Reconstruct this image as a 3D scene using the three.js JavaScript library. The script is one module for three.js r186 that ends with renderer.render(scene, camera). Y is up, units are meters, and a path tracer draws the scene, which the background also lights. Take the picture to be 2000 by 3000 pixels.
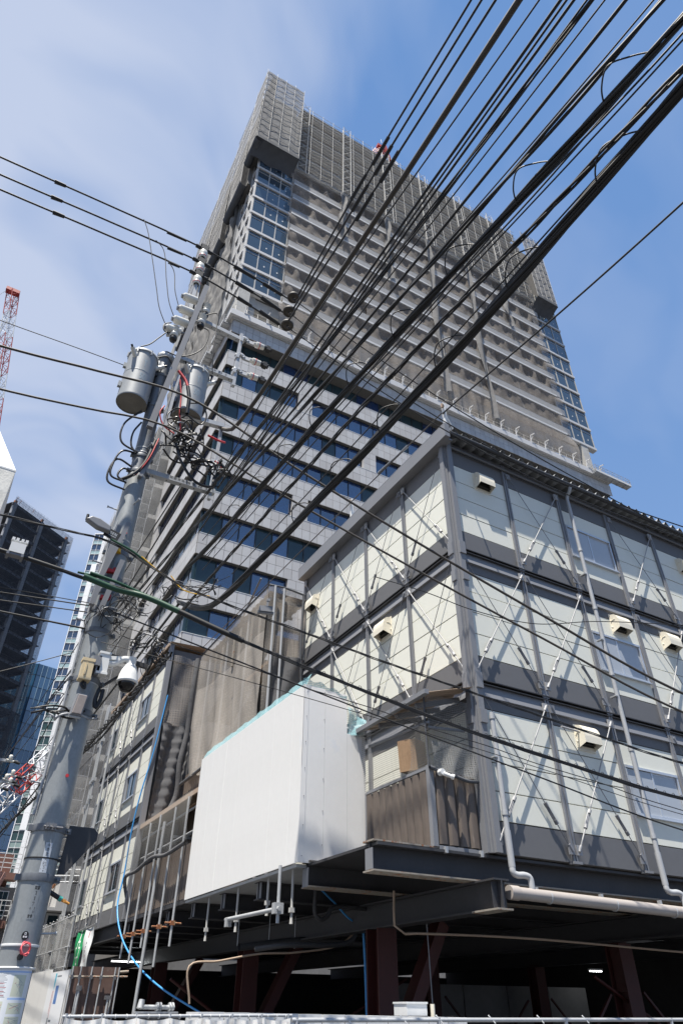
import * as THREE from 'three';
import { mergeGeometries } from 'three/addons/utils/BufferGeometryUtils.js';

// ---------- camera, sky, sun, exposure ----------
const scene = new THREE.Scene();
const camera = new THREE.PerspectiveCamera(75.42, 2 / 3, 0.1, 2000);
const RAD = Math.PI / 180;
camera.position.set(0, 1.6, 0);
camera.rotation.set(37 * RAD, -29.8 * RAD, 0.3 * RAD, 'YXZ');
const renderer = new THREE.WebGLRenderer({ antialias: true });
renderer.toneMapping = THREE.LinearToneMapping;
renderer.toneMappingExposure = 1.92;
renderer.shadowMap.enabled = true;

// value noise, seeded
function hash(x, y, z) {
  let h = Math.imul(x | 0, 374761393) ^ Math.imul(y | 0, 668265263) ^ Math.imul(z | 0, 2147483647 - 1013);
  h = Math.imul(h ^ (h >>> 13), 1274126177); h ^= h >>> 16;
  return (h >>> 0) / 4294967295;
}
const sm = (t) => t * t * (3 - 2 * t);
const lerp = (a, b, t) => a + (b - a) * t;
const clamp = (x, a = 0, b = 1) => Math.min(b, Math.max(a, x));
const step2 = (a, b, x) => sm(clamp((x - a) / (b - a)));
function noise2(x, y, p, s) {
  const xi = Math.floor(x), yi = Math.floor(y), fx = sm(x - xi), fy = sm(y - yi);
  const w = (v) => p ? ((v % p) + p) % p : v;
  return lerp(lerp(hash(w(xi), w(yi), s), hash(w(xi + 1), w(yi), s), fx), lerp(hash(w(xi), w(yi + 1), s), hash(w(xi + 1), w(yi + 1), s), fx), fy);
}
function fbm(x, y, oct, p, s = 1) {
  let a = 0.5, v = 0, t = 0;
  for (let o = 0; o < oct; o++) { v += a * noise2(x, y, p, s + o); t += a; a *= 0.5; x *= 2; y *= 2; if (p) p *= 2; }
  return v / t;
}
let seed = 7;
const rnd = () => { seed = (seed * 16807) % 2147483647; return seed / 2147483647; };
const rr = (a, b) => a + (b - a) * rnd();

const SUN = new THREE.Vector3(-0.27, 0.945, 0.185).normalize();
{
  const W = 1536, H = 768, d = new Float32Array(W * H * 4);
  for (let j = 0; j < H; j++) for (let i = 0; i < W; i++) {
    const th = ((j + 0.5) / H - 0.5) * Math.PI, ph = ((i + 0.5) / W - 0.5) * 2 * Math.PI;
    const y = Math.sin(th), c = Math.cos(th), x = c * Math.cos(ph), z = c * Math.sin(ph);
    const up = Math.max(0, y), k = Math.pow(1 - up, 2.2);
    let r = lerp(0.165, 0.43, k), g = lerp(0.325, 0.61, k), b = lerp(0.665, 0.90, k);
    if (y > 0) {
      const u = x / (y + 0.25), v = z / (y + 0.25);
      // thin high cloud: a bank on one side of the sky, wisps everywhere
      const side = step2(0.45, -0.75, x * 0.87 + z * 0.5);
      const q = fbm(u * 2 + 5, v * 2 + 2, 4, 0, 51) - 0.5, w1 = fbm(u * 1.6 + 3.1 + q, v * 2.6 + 1.7 + u * 0.6 + q * 1.5, 6, 0, 11), w2 = fbm(u * 3.5 + 9 + q * 2, v * 9 + u * 3 + q * 3, 6, 0, 31);
      const m = clamp(0.46 * side + step2(0.40, 0.70, w1) * (0.26 + 0.62 * side) + (w2 - 0.5) * (0.15 + 0.95 * side) - 0.10);
      r = lerp(r, 0.64, m * 0.84); g = lerp(g, 0.72, m * 0.82); b = lerp(b, 0.90, m * 0.78);
    } else { r = 0.20; g = 0.22; b = 0.25; }
    const o = (j * W + i) * 4; d[o] = r; d[o + 1] = g; d[o + 2] = b; d[o + 3] = 1;
  }
  const t = new THREE.DataTexture(d, W, H, THREE.RGBAFormat, THREE.FloatType);
  t.mapping = THREE.EquirectangularReflectionMapping; t.magFilter = t.minFilter = THREE.LinearFilter; t.wrapS = THREE.RepeatWrapping; t.needsUpdate = true;
  scene.background = t; scene.environment = t; scene.backgroundIntensity = 0.50; scene.environmentIntensity = 0.50;
}
const sun = new THREE.DirectionalLight(new THREE.Color(1, 0.945, 0.855), 5);
sun.position.copy(SUN).multiplyScalar(220).add(new THREE.Vector3(20, 0, -30));
sun.target.position.set(20, 0, -30);
sun.castShadow = true; sun.shadow.mapSize.set(4096, 4096); sun.shadow.radius = 1; sun.shadow.bias = -0.0004;
Object.assign(sun.shadow.camera, { left: -90, right: 90, top: 110, bottom: -110, near: 1, far: 420 });
scene.add(sun, sun.target);

// ---------- geometry helpers ----------
const V = (x, y, z) => new THREE.Vector3(x, y, z);
const BB = (x0, x1, y0, y1, z0, z1) => { const g = new THREE.BoxGeometry(Math.abs(x1 - x0), Math.abs(y1 - y0), Math.abs(z1 - z0)); g.translate((x0 + x1) / 2, (y0 + y1) / 2, (z0 + z1) / 2); return g; };
const Bx = (w, h, d, x = 0, y = 0, z = 0) => BB(x - w / 2, x + w / 2, y - h / 2, y + h / 2, z - d / 2, z + d / 2);
function Cy(a, b, r, r2 = r, n = 10, open = false) {          // a rod from a to b
  const A = V(...a), B = V(...b), d = B.clone().sub(A), L = d.length();
  const g = new THREE.CylinderGeometry(r2, r, L, n, 1, open);
  g.applyQuaternion(new THREE.Quaternion().setFromUnitVectors(V(0, 1, 0), d.normalize()));
  g.translate((a[0] + b[0]) / 2, (a[1] + b[1]) / 2, (a[2] + b[2]) / 2); return g;
}
function Bar(a, b, w, h, up = [0, 1, 0]) {                      // a square bar from a to b
  const A = V(...a), B = V(...b), z = B.clone().sub(A), L = z.length(); z.normalize();
  const x = V(...up).cross(z).normalize(), y = z.clone().cross(x), g = new THREE.BoxGeometry(w, h, L);
  g.applyMatrix4(new THREE.Matrix4().makeBasis(x, y, z)); g.translate((a[0] + b[0]) / 2, (a[1] + b[1]) / 2, (a[2] + b[2]) / 2); return g;
}
function Tu(pts, r, seg, n = 6) {                                 // a tube through points
  const c = new THREE.CatmullRomCurve3(pts.map((p) => V(...p)), false, 'centripetal');
  return new THREE.TubeGeometry(c, seg ?? Math.max(8, pts.length * 6), r, n, false);
}
function Sh(f, nu, nv) {                                          // a sheet: f(u, v) gives a point
  const g = new THREE.BufferGeometry(), P = [], I = [];
  for (let j = 0; j <= nv; j++) for (let i = 0; i <= nu; i++) P.push(...f(i / nu, j / nv));
  for (let j = 0; j < nv; j++) for (let i = 0; i < nu; i++) { const a = j * (nu + 1) + i, b = a + 1, c = a + nu + 1, e = c + 1; I.push(a, b, e, a, e, c); }
  g.setAttribute('position', new THREE.Float32BufferAttribute(P, 3)); g.setIndex(I); g.computeVertexNormals();
  g.setAttribute('uv', new THREE.Float32BufferAttribute(new Float32Array(P.length / 3 * 2), 2)); return g;
}
function Ex(pts, depth, bevel = 0) {                              // extruded outline
  const s = new THREE.Shape(pts.map((p) => new THREE.Vector2(p[0], p[1])));
  return new THREE.ExtrudeGeometry(s, { depth, bevelEnabled: bevel > 0, bevelSize: bevel, bevelThickness: bevel, bevelSegments: 2, curveSegments: 6 });
}
const La = (pts, n = 24) => new THREE.LatheGeometry(pts.map((p) => new THREE.Vector2(p[0], p[1])), n);
const mv = (g, x, y, z, ry = 0, rx = 0, rz = 0) => { if (rx) g.rotateX(rx); if (rz) g.rotateZ(rz); if (ry) g.rotateY(ry); g.translate(x, y, z); return g; };
function join(list) {                                             // one geometry, uv in metres by face direction
  const g = mergeGeometries((Array.isArray(list) ? list : [list]).map((q) => { const n = q.index ? q.toNonIndexed() : q; for (const k of Object.keys(n.attributes)) if (!['position', 'normal', 'uv'].includes(k)) n.deleteAttribute(k); n.clearGroups(); return n; }));
  return metres(g);
}
function metres(g) {
  const p = g.attributes.position.array, nn = g.attributes.normal.array, uv = g.attributes.uv.array;
  for (let i = 0; i < p.length / 9; i++) {
    let a = 0, b = 0, c = 0;
    for (let k = 0; k < 3; k++) { a += nn[i * 9 + k * 3]; b += nn[i * 9 + k * 3 + 1]; c += nn[i * 9 + k * 3 + 2]; }
    a = Math.abs(a); b = Math.abs(b); c = Math.abs(c);
    for (let k = 0; k < 3; k++) {
      const o = i * 9 + k * 3, q = i * 6 + k * 2;
      if (b >= a && b >= c) { uv[q] = p[o]; uv[q + 1] = p[o + 2]; } else if (a >= c) { uv[q] = p[o + 2]; uv[q + 1] = p[o + 1]; } else { uv[q] = p[o]; uv[q + 1] = p[o + 1]; }
    }
  }
  return g;
}
// ---------- object helpers ----------
const used = {};
const numbered = (n) => { const k = used[n] = (used[n] ?? -1) + 1; return k ? n + '_' + String(k).padStart(3, '0') : n; };
function thing(name, label, category, pos = [0, 0, 0], ry = 0, group) {
  const o = new THREE.Group(); o.name = numbered(name); o.position.set(...pos); o.rotation.y = ry;
  o.userData = { label, category }; if (group) o.userData.group = group; scene.add(o); return o;
}
function obj(name, geos, mat, parent, x) {
  const m = new THREE.Mesh(geos.isBufferGeometry && geos.userData.ready ? geos : join(geos), mat);
  m.castShadow = m.receiveShadow = true; m.name = parent ? name : numbered(name); (parent || scene).add(m);
  if (x) Object.assign(m.userData, x); return m;
}
const ready = (geos) => { const g = join(geos); g.userData.ready = true; return g; };
const one = (name, label, category, geos, mat, group) => { const m = obj(name, geos, mat); m.userData = { label, category }; if (group) m.userData.group = group; return m; };
const STUFF = { kind: 'stuff' };
const struct = (name, geos, mat) => { const m = obj(name, geos, mat); m.userData.kind = 'structure'; return m; };

// ---------- materials ----------
const toS = (v) => { v = clamp(v); return 255 * (v <= 0.0031308 ? 12.92 * v : 1.055 * Math.pow(v, 1 / 2.4) - 0.055); };
let texSeed = 100;
function grainTex(c, amp, size, o = {}) {
  const N = o.n ?? 256, d = new Uint8Array(N * N * 4), s = texSeed += 17, c2 = o.c2 ?? c.map((v) => v * 0.6);
  for (let j = 0; j < N; j++) for (let i = 0; i < N; i++) {
    const u = i / N, v = j / N;
    const big = fbm(u * 4, v * 4, 4, 4, s), fine = fbm(u * 32, v * 32, 3, 32, s + 5), st = o.streak ? fbm(u * 40, v * 3, 3, 40, s + 9) : 0.5;
    const f = 1 + amp * (1.1 * (big - 0.5) + 0.8 * (fine - 0.5)) + (o.streak ?? 0) * (st - 0.5);
    const m = o.spot ? step2(o.spot, o.spot + 0.1, 0.55 * big + 0.45 * fbm(u * 16, v * (o.streak ? 5 : 16), 4, 16, s + 13)) : 0;
    const q = (j * N + i) * 4;
    for (let k = 0; k < 3; k++) d[q + k] = toS(lerp(c[k] * f, c2[k] * f, m));
    d[q + 3] = 255;
  }
  const t = new THREE.DataTexture(d, N, N); t.colorSpace = THREE.SRGBColorSpace; t.wrapS = t.wrapT = THREE.RepeatWrapping; t.magFilter = THREE.LinearFilter; t.minFilter = THREE.LinearMipmapLinearFilter; t.generateMipmaps = true;
  t.repeat.set(1 / size, 1 / size); t.needsUpdate = true; return t;
}
function mat(c, rough, metal = 0, o = {}) {
  const m = new THREE.MeshStandardMaterial({ roughness: rough, metalness: metal, side: THREE.DoubleSide });
  if (o.amp) m.map = grainTex(c, o.amp, o.size ?? 2, o); else m.color.setRGB(...c);
  if (o.bump) { m.bumpMap = m.map; m.bumpScale = o.bump; }
  return m;
}
function netMat(c, opacity, o = {}) {
  const m = new THREE.MeshStandardMaterial({ roughness: 0.95, side: THREE.DoubleSide, transparent: true, depthWrite: false });
  m.color.setRGB(...c);
  const N = 128, K = o.cells ?? 16, d = new Uint8Array(N * N * 4), s = texSeed += 17;
  for (let j = 0; j < N; j++) for (let i = 0; i < N; i++) {
    const u = i / N, v = j / N, q = (j * N + i) * 4, a = Math.abs(((u * K) % 1) - 0.5) * 2, b = Math.abs(((v * K) % 1) - 0.5) * 2;
    const thread = Math.max(a, b) > (o.open ?? 0.62) ? 1 : o.hole ?? 0.45;
    const val = clamp(thread * opacity * (1 + (o.v ?? 0.5) * (fbm(u * 4, v * 4, 3, 4, s) - 0.5))) * 255;
    d[q] = d[q + 1] = d[q + 2] = val; d[q + 3] = 255;
  }
  const t = new THREE.DataTexture(d, N, N); t.wrapS = t.wrapT = THREE.RepeatWrapping; t.magFilter = THREE.LinearFilter; t.repeat.set(1 / (o.size ?? 1), 1 / (o.size ?? 1)); t.needsUpdate = true;
  m.alphaMap = t; return m;
}
const glassMat = (c, ior = 2.2, rough = 0.03) => { const m = new THREE.MeshPhysicalMaterial({ roughness: rough, metalness: 0, ior, side: THREE.DoubleSide }); m.color.setRGB(...c); return m; };
const M = {
  cream: mat([0.70, 0.70, 0.625], 0.6, 0, { amp: 0.05, size: 3, spot: 0.70, c2: [0.66, 0.655, 0.58] }),
  slate: mat([0.125, 0.125, 0.13], 0.6, 0, { amp: 0.06, size: 3 }),
  steelgrey: mat([0.19, 0.195, 0.21], 0.5, 0, { amp: 0.08, size: 0.8 }),
  darksteel: mat([0.035, 0.035, 0.038], 0.6, 0, { amp: 0.3, size: 1.2 }),
  beam: mat([0.038, 0.038, 0.042], 0.6, 0, { amp: 0.3, size: 1.2, spot: 0.68, c2: [0.10, 0.045, 0.025] }),
  flange: mat([0.26, 0.235, 0.20], 0.7, 0, { amp: 0.35, size: 0.7, spot: 0.56, c2: [0.22, 0.08, 0.03] }),
  rust: mat([0.26, 0.10, 0.045], 0.85, 0, { amp: 0.5, size: 0.4, spot: 0.55, c2: [0.30, 0.22, 0.14] }),
  rodwhite: mat([0.32, 0.32, 0.325], 0.55, 0, { amp: 0.1, size: 0.3 }),
  rod: mat([0.18, 0.18, 0.19], 0.4, 0.4, { amp: 0.15, size: 0.3 }),
  white: mat([0.74, 0.735, 0.72], 0.45, 0, { amp: 0.05, size: 2.5, spot: 0.68, c2: [0.70, 0.71, 0.72] }),
  whitepaint: mat([0.62, 0.625, 0.62], 0.5, 0, { amp: 0.08, size: 1 }),
  galv: mat([0.42, 0.43, 0.44], 0.5, 0.3, { amp: 0.22, size: 0.5, spot: 0.6, c2: [0.30, 0.31, 0.32] }), tubegrey: mat([0.44, 0.435, 0.42], 0.7, 0),
  polemetal: mat([0.25, 0.265, 0.27], 0.5, 0.3, { amp: 0.2, size: 0.6, streak: 0.12, spot: 0.63, c2: [0.21, 0.225, 0.23], n: 512 }),
  poledark: mat([0.14, 0.15, 0.165], 0.5, 0.3, { amp: 0.25, size: 0.6, streak: 0.2 }),
  black: mat([0.012, 0.012, 0.013], 0.55),
  blackgloss: mat([0.013, 0.013, 0.014], 0.35),
  brownblack: mat([0.05, 0.043, 0.036], 0.6, 0, { amp: 0.3, size: 0.4 }),
  red: mat([0.5, 0.025, 0.03], 0.5),
  green: mat([0.010, 0.06, 0.03], 0.45, 0, { amp: 0.2, size: 0.3 }),
  yellow: mat([0.75, 0.42, 0.02], 0.5),
  blue: mat([0.05, 0.28, 0.62], 0.4),
  porcelain: mat([0.66, 0.65, 0.60], 0.25, 0, { amp: 0.08, size: 0.2 }),
  trans: mat([0.28, 0.295, 0.305], 0.5, 0.1, { amp: 0.14, size: 0.5, streak: 0.06 }),
  transunder: mat([0.16, 0.15, 0.13], 0.7, 0, { amp: 0.3, size: 0.4 }),
  hood: mat([0.74, 0.69, 0.57], 0.5, 0, { amp: 0.06, size: 0.5 }),
  hoodin: mat([0.035, 0.034, 0.03], 0.8),
  pvc: mat([0.36, 0.37, 0.385], 0.4, 0, { amp: 0.08, size: 0.6 }),
  pvcpink: mat([0.36, 0.325, 0.30], 0.45, 0, { amp: 0.1, size: 0.6 }),
  brownsheet: mat([0.115, 0.092, 0.076], 0.55, 0, { amp: 0.2, size: 1.6, streak: 0.2, spot: 0.70, c2: [0.19, 0.16, 0.135] }),
  brownplate: mat([0.125, 0.078, 0.064], 0.55, 0, { amp: 0.15, size: 1.5, spot: 0.67, c2: [0.17, 0.13, 0.11] }),
  tanroof: mat([0.36, 0.27, 0.20], 0.7, 0, { amp: 0.2, size: 0.8 }),
  roof: mat([0.30, 0.31, 0.32], 0.5, 0.3, { amp: 0.15, size: 1 }),
  ply: mat([0.33, 0.21, 0.12], 0.75, 0, { amp: 0.3, size: 0.8, streak: 0.3 }),
  tileA: mat([0.46, 0.45, 0.44], 0.45, 0, { amp: 0.06, size: 1.5 }),
  tileB: mat([0.43, 0.418, 0.408], 0.45, 0, { amp: 0.06, size: 1.5 }),
  tileC: mat([0.49, 0.483, 0.476], 0.45, 0, { amp: 0.06, size: 1.5 }),
  mortar: mat([0.085, 0.083, 0.08], 0.9, 0, { amp: 0.2, size: 1 }),
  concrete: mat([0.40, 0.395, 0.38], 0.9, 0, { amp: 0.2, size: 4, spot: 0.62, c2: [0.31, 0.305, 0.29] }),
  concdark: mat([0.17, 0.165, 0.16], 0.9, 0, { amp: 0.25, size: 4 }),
  palewall: mat([0.70, 0.68, 0.62], 0.95, 0, { amp: 0.35, size: 1.4, n: 512, bump: 0.02 }),
  winblue: glassMat([0.006, 0.03, 0.10], 2.5),
  winblue2: glassMat([0.010, 0.042, 0.13], 2.5),
  winteal: glassMat([0.022, 0.042, 0.052], 1.55, 0.08),
  winroom: glassMat([0.006, 0.02, 0.06], 2.4),
  bayglass: glassMat([0.040, 0.062, 0.085], 1.9),
  baypale: mat([0.62, 0.68, 0.72], 0.15),
  frameblack: mat([0.016, 0.017, 0.019], 0.5),
  alu: mat([0.50, 0.48, 0.44], 0.45, 0.3, { amp: 0.08, size: 1 }),
  slabwhite: mat([0.52, 0.52, 0.525], 0.6, 0, { amp: 0.1, size: 2 }),
  balu: mat([0.34, 0.335, 0.33], 0.6, 0, { amp: 0.14, size: 3 }),
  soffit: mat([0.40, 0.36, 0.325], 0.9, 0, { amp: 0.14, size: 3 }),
  net: netMat([0.27, 0.245, 0.225], 0.55, { size: 2, cells: 24 }),
  netbrown: netMat([0.40, 0.365, 0.325], 0.74, { size: 0.9, cells: 24, hole: 0.5, v: 0.15 }),
  nettop: netMat([0.27, 0.265, 0.255], 0.34, { size: 2, cells: 24 }),
  netdense: netMat([0.20, 0.195, 0.19], 0.95, { size: 2, cells: 24, hole: 0.82 }),
  netdark: netMat([0.10, 0.10, 0.105], 1, { size: 0.5, cells: 16, hole: 0.80 }),
  netgrey: netMat([0.30, 0.30, 0.30], 0.5, { size: 1, cells: 20 }), netthin: netMat([0.42, 0.42, 0.42], 0.34, { size: 2, cells: 24 }),
  netgrid: netMat([0.30, 0.29, 0.27], 0.92, { size: 0.6, cells: 16, hole: 0.03, open: 0.82, v: 0.1 }), netsheer: netMat([0.40, 0.365, 0.325], 0.50, { size: 0.9, cells: 24, hole: 0.5, v: 0.15 }), netfold: netMat([0.22, 0.22, 0.215], 0.6, { size: 0.6, cells: 16, hole: 0.3 }),
  netblue: netMat([0.26, 0.46, 0.50], 0.8, { size: 0.4, cells: 12, hole: 0.34 }),
  darkcloth: mat([0.075, 0.08, 0.09], 0.9, 0, { amp: 0.25, size: 1.5 }),
  greycloth: mat([0.24, 0.25, 0.265], 0.9, 0, { amp: 0.18, size: 2.5 }),
  cloth: mat([0.70, 0.69, 0.66], 0.9, 0, { amp: 0.14, size: 0.8, spot: 0.62, c2: [0.58, 0.56, 0.52] }),
  redsteel: mat([0.05, 0.007, 0.005], 0.6, 0, { amp: 0.3, size: 1 }),
  cranered: mat([0.42, 0.05, 0.04], 0.5), cranewhite: mat([0.70, 0.71, 0.72], 0.5),
  asphalt: mat([0.055, 0.055, 0.057], 0.9, 0, { amp: 0.3, size: 3 }),
  dirt: mat([0.045, 0.042, 0.04], 0.95, 0, { amp: 0.4, size: 3 }),
  pavement: mat([0.10, 0.10, 0.10], 0.9, 0, { amp: 0.2, size: 2 }),
  camwhite: mat([0.74, 0.74, 0.72], 0.35), camdome: glassMat([0.006, 0.005, 0.005], 1.5, 0.05),
  boxcream: mat([0.62, 0.50, 0.31], 0.5, 0, { amp: 0.12, size: 0.3 }), boxgrey: mat([0.33, 0.28, 0.25], 0.3, 0, { amp: 0.2, size: 0.3 }),
  sash: mat([0.55, 0.57, 0.60], 0.35, 0.5), frosted: mat([0.40, 0.43, 0.47], 0.22, 0.05, { amp: 0.05, size: 2 }),
  lamp: new THREE.MeshStandardMaterial({ emissive: new THREE.Color(1, 1, 1), emissiveIntensity: 3, color: 0xffffff }),
};
// ---------- ground ----------
struct('ground', BB(-700, 700, -0.5, -0.16, -900, 500), M.asphalt);
struct('road', BB(-5, 1.0, -0.16, -0.03, -120, 60), M.asphalt);
struct('pavement', [BB(1.0, 7, -0.16, 0.1, -120, -3.2), BB(7, 60, -0.16, 0.1, -8.4, -3.2)], M.pavement);
struct('site_ground', BB(7, 60, -0.16, 0.06, -40, -8.4), M.dirt);

// ---------- the high-rise tower ----------
const tower = thing('high_rise_tower', 'tall tower under construction: tiled podium with blue ribbon windows below, netted balconies and scaffolding above', 'tower', [11.17, 0, -41.5], -0.008);
{
  const T = tower, W = 52.6, LZ = -18.2;
  const tops = [55.2, 50.35, 46.05, 41.8, 37.55, 33.25, 29.0, 24.8, 20.5, 16.2, 11.9, 7.6];
  const WH = 2.35;
  // core behind everything
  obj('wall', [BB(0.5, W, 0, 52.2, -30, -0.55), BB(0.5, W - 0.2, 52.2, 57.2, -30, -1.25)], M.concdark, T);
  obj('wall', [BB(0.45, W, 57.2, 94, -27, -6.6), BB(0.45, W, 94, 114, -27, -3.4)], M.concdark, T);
  const tile = [0, 1, 2].map(() => null), tm = [M.tileA, M.tileB, M.tileC];
  const TW = 0.725, tg = {};
  const tileGeo = (w, h) => tg[w + '_' + h] ??= ready([Bx(w - 0.03, h - 0.03, 0.05)]);
  const rest = [[], [], []]; let nt = 0;
  const bands = [];                                              // tile rows, between the window rows
  tops.forEach((t, i) => bands.push({ y0: t, y1: i === 1 ? 52.3 : i ? tops[i - 1] - WH : 57.0, i }));
  const addTile = (x, y, z, w, h, side, single) => {
    const g = tileGeo(w.toFixed(3), h.toFixed(3)), k = Math.floor(rnd() * 3), out = 0.006 * rnd();
    if (single && nt < 300) { nt++; const m = new THREE.Mesh(g, tm[k]); m.name = 'tile'; m.castShadow = m.receiveShadow = true; if (side) { m.rotation.y = Math.PI / 2; m.position.set(-0.03 - out, y, z); } else m.position.set(x, y, 0.03 + out); T.add(m); }
    else { const q = g.clone(); if (side) { q.rotateY(Math.PI / 2); q.translate(-0.03 - out, y, z); } else q.translate(x, y, 0.03 + out); rest[k].push(q); }
  };
  const back = [], frames = [], sill = [], pier = [];
  const segs = { 0: [[0, 52.4]], 1: [[0, 7.65], [9.15, 52.4]], 2: [[0, 14.95], [16.4, 52.4]], 3: [[0, 22.2], [23.65, 52.4]], 4: [[0, 7.65], [9.15, 52.4]], 5: [[0, 14.95], [16.4, 52.4]], 6: [[0, 7.65], [9.15, 52.4]], 7: [[0, 52.4]], 8: [[0, 52.4]], 9: [[0, 52.4]], 10: [[0, 52.4]], 11: [[0, 52.4]] };
  for (const b of [...bands].reverse()) {
    const rows = b.i ? 2 : 2, h = (b.y1 - b.y0) / rows;
    back.push(BB(0, W, b.y0, b.y1, b.i ? -0.5 : -1.6, 0)); if (b.i === 1) back.push(BB(0, W, b.y1 - 0.05, b.y1 - 0.001, -1.6, -0.5));
    back.push(BB(0, 0.5, b.y0, b.y1, LZ, -0.5));
    sill.push(BB(-0.07, W, b.y1 + 0.002, b.y1 + 0.05, -0.35, 0.075), BB(-0.075, 0.3, b.y1 + 0.003, b.y1 + 0.051, LZ, -0.35));
    const maxX = b.i >= 7 ? 12 : b.i === 6 ? 14 : b.i === 5 ? 22 : b.i < 1 ? W : 30;
    for (let r = 0; r < rows; r++) {
      for (let x = 0; x < maxX - 0.1; x += TW) addTile(x + TW / 2, b.y0 + h * (r + 0.5), 0, TW, h, false, b.i >= 2 && b.i <= 7 && x < 15);
      if (b.i < 9) for (let z = 0; z > LZ + 0.1; z -= TW) addTile(0, b.y0 + h * (r + 0.5), z - TW / 2, TW, h, true, false);
    }
  }
  // windows
  const pane = {};
  const paneGeo = (w) => pane[w] ??= ready([Bx(w, WH - 0.08, 0.03)]);
  tops.forEach((t, i) => {
    const y = t - WH / 2;
    const ss = segs[i];
    for (let s = 0; s < ss.length; s++) {
      if (s) { const a = ss[s - 1][1], b = ss[s][0]; pier.push(BB(a, b, t - WH, t, -0.5, -0.002)); for (let r = 0; r < 3; r++) for (const q of [0, 1]) addTile(a + (b - a) * (q + 0.5) / 2, t - WH + WH * (r + 0.5) / 3, 0, (b - a) / 2, WH / 3, false, false); }
      const lim = i === 0 ? 52.4 : i < 4 ? 30 : 18;
      let x = ss[s][0], n = 0;
      while (x < Math.min(ss[s][1], lim) - 0.2) {
        const w = (s === 0 && n === 0) ? 1.84 : Math.min(1.45, ss[s][1] - x);
        const dark = (s === 0 && n === 0) || (i === 0) || hash(n, i, s + 3) > 0.86;
        const m = new THREE.Mesh(paneGeo((w - 0.07).toFixed(2)), dark ? (i === 0 && n % 6 > 3 ? M.winblue : M.winteal) : hash(n, i, 9) > 0.5 ? M.winblue : M.winblue2);
        m.name = 'window_pane'; m.position.set(x + w / 2, y - (i ? 0 : 0.27), -(i ? 0.36 : 1.16) + rr(-0.004, 0.004)); if (!i) m.scale.y = 1.24; m.rotation.set(rr(-0.012, 0.012), rr(-0.012, 0.012), 0); m.castShadow = m.receiveShadow = true; T.add(m);
        frames.push(BB(x + w - 0.035, x + w + 0.035, t - WH - (i ? 0 : 0.55), t, i ? -0.42 : -1.22, i ? -0.28 : -1.08));
        x += w; n++;
      }
      if (i) frames.push(BB(ss[s][0], Math.min(ss[s][1], lim), t - 0.06, t, -0.43, -0.27), BB(ss[s][0], Math.min(ss[s][1], lim), t - WH, t - WH + 0.06, -0.43, -0.27));
    }
    if (i < 9) {                                                 // the side towards the lane
      let z = -0.1, n = 0;
      while (z > LZ + 0.2) {
        const w = n === 0 ? 1.84 : 1.45;
        if (!(i > 1 && n > 3 && (n + i) % 9 === 5)) {
          const m = new THREE.Mesh(paneGeo((w - 0.07).toFixed(2)), hash(n, i, 77) > 0.6 ? M.winteal : M.winroom); m.name = 'window_pane';
          m.rotation.set(0, Math.PI / 2 + rr(-0.02, 0.02), 0); m.position.set(0.30 + rr(-0.004, 0.004), y, z - w / 2); m.castShadow = m.receiveShadow = true; T.add(m);
          frames.push(BB(0.25, 0.36, t - WH, t, z - w - 0.03, z - w + 0.03));
        } else pier.push(BB(0.002, 0.45, t - WH, t, z - w, z));
        z -= w; n++;
      }
      frames.push(BB(0.24, 0.37, t - 0.05, t, LZ, -0.45), BB(0.24, 0.37, t - WH, t - WH + 0.05, LZ, -0.45));
    }
  });
  obj('spandrel', back, M.mortar, T);
  obj('sill', sill, M.whitepaint, T);
  obj('pier', pier, M.tileB, T);
  obj('mullion', frames, M.frameblack, T);
  rest.forEach((r, k) => r.length && obj('tile_cladding', r, tm[k], T, STUFF));
  obj('wall', [BB(0.02, 0.4, 0, 57, LZ - 0.4, LZ)], M.concrete, T);

  // terrace edge, railing and the brackets of the cleaning rail
  obj('ledge', [BB(-0.55, W + 0.4, 57.25, 58.05, -1.2, 0.55), BB(-0.55, 0.6, 57.251, 58.049, LZ, -1.2)], M.slabwhite, T);
  obj('ledge', [BB(-0.2, W, 57.0, 57.25, -1, 0.2)], M.alu, T);
  obj('terrace', [BB(0.5, W, 57.3, 57.9, -9, -1.2)], M.concrete, T);
  const rail = [];
  for (let x = 0; x <= W; x += 1.2) rail.push(Cy([x, 58.05, 0.2], [x, 59.25, 0.2], 0.025, 0.025, 6));
  for (const y of [58.7, 59.25]) rail.push(Cy([-0.3, y, 0.2], [W, y, 0.2], 0.022, 0.022, 6));
  obj('railing', rail, M.alu, T);
  const brg = ready([Bar([0, 0, 0.2], [0, 1.3, 0.35], 0.11, 0.11), Bar([0, 1.3, 0.35], [0, 1.15, 1.0], 0.1, 0.1), Bx(0.28, 0.08, 0.4, 0, 0.04, 0.3), Bar([0, 0.6, 0.3], [0, 0.9, 0.7], 0.07, 0.07)]);
  for (let x = 1; x < W; x += 2.4) { const m = new THREE.Mesh(brg, M.slabwhite); m.name = 'rail_bracket'; m.position.set(x, 58.05, 0.1); m.castShadow = true; T.add(m); }
  // open storey with columns
  for (let x = 2.0; x < W + 2; x += 7.3) { const q = Math.min(x, W - 0.9); obj('column', [BB(q - 0.6, q + 0.6, 57.9, 65.0, -3.2, -2.0)], M.concrete, T); }
  obj('beam', [BB(0.5, W, 63.2, 64.75, -3.1, -2.1), BB(0.5, 1.5, 63.2, 64.75, -9, -3.1)], M.concrete, T);
  obj('wall', [BB(0.5, W, 57.9, 65, -6.6, -6.4)], M.concdark, T);
  obj('column', [BB(0.4, 1.7, 57.9, 64.8, -2.4, -1.3)], M.concrete, T);
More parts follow.
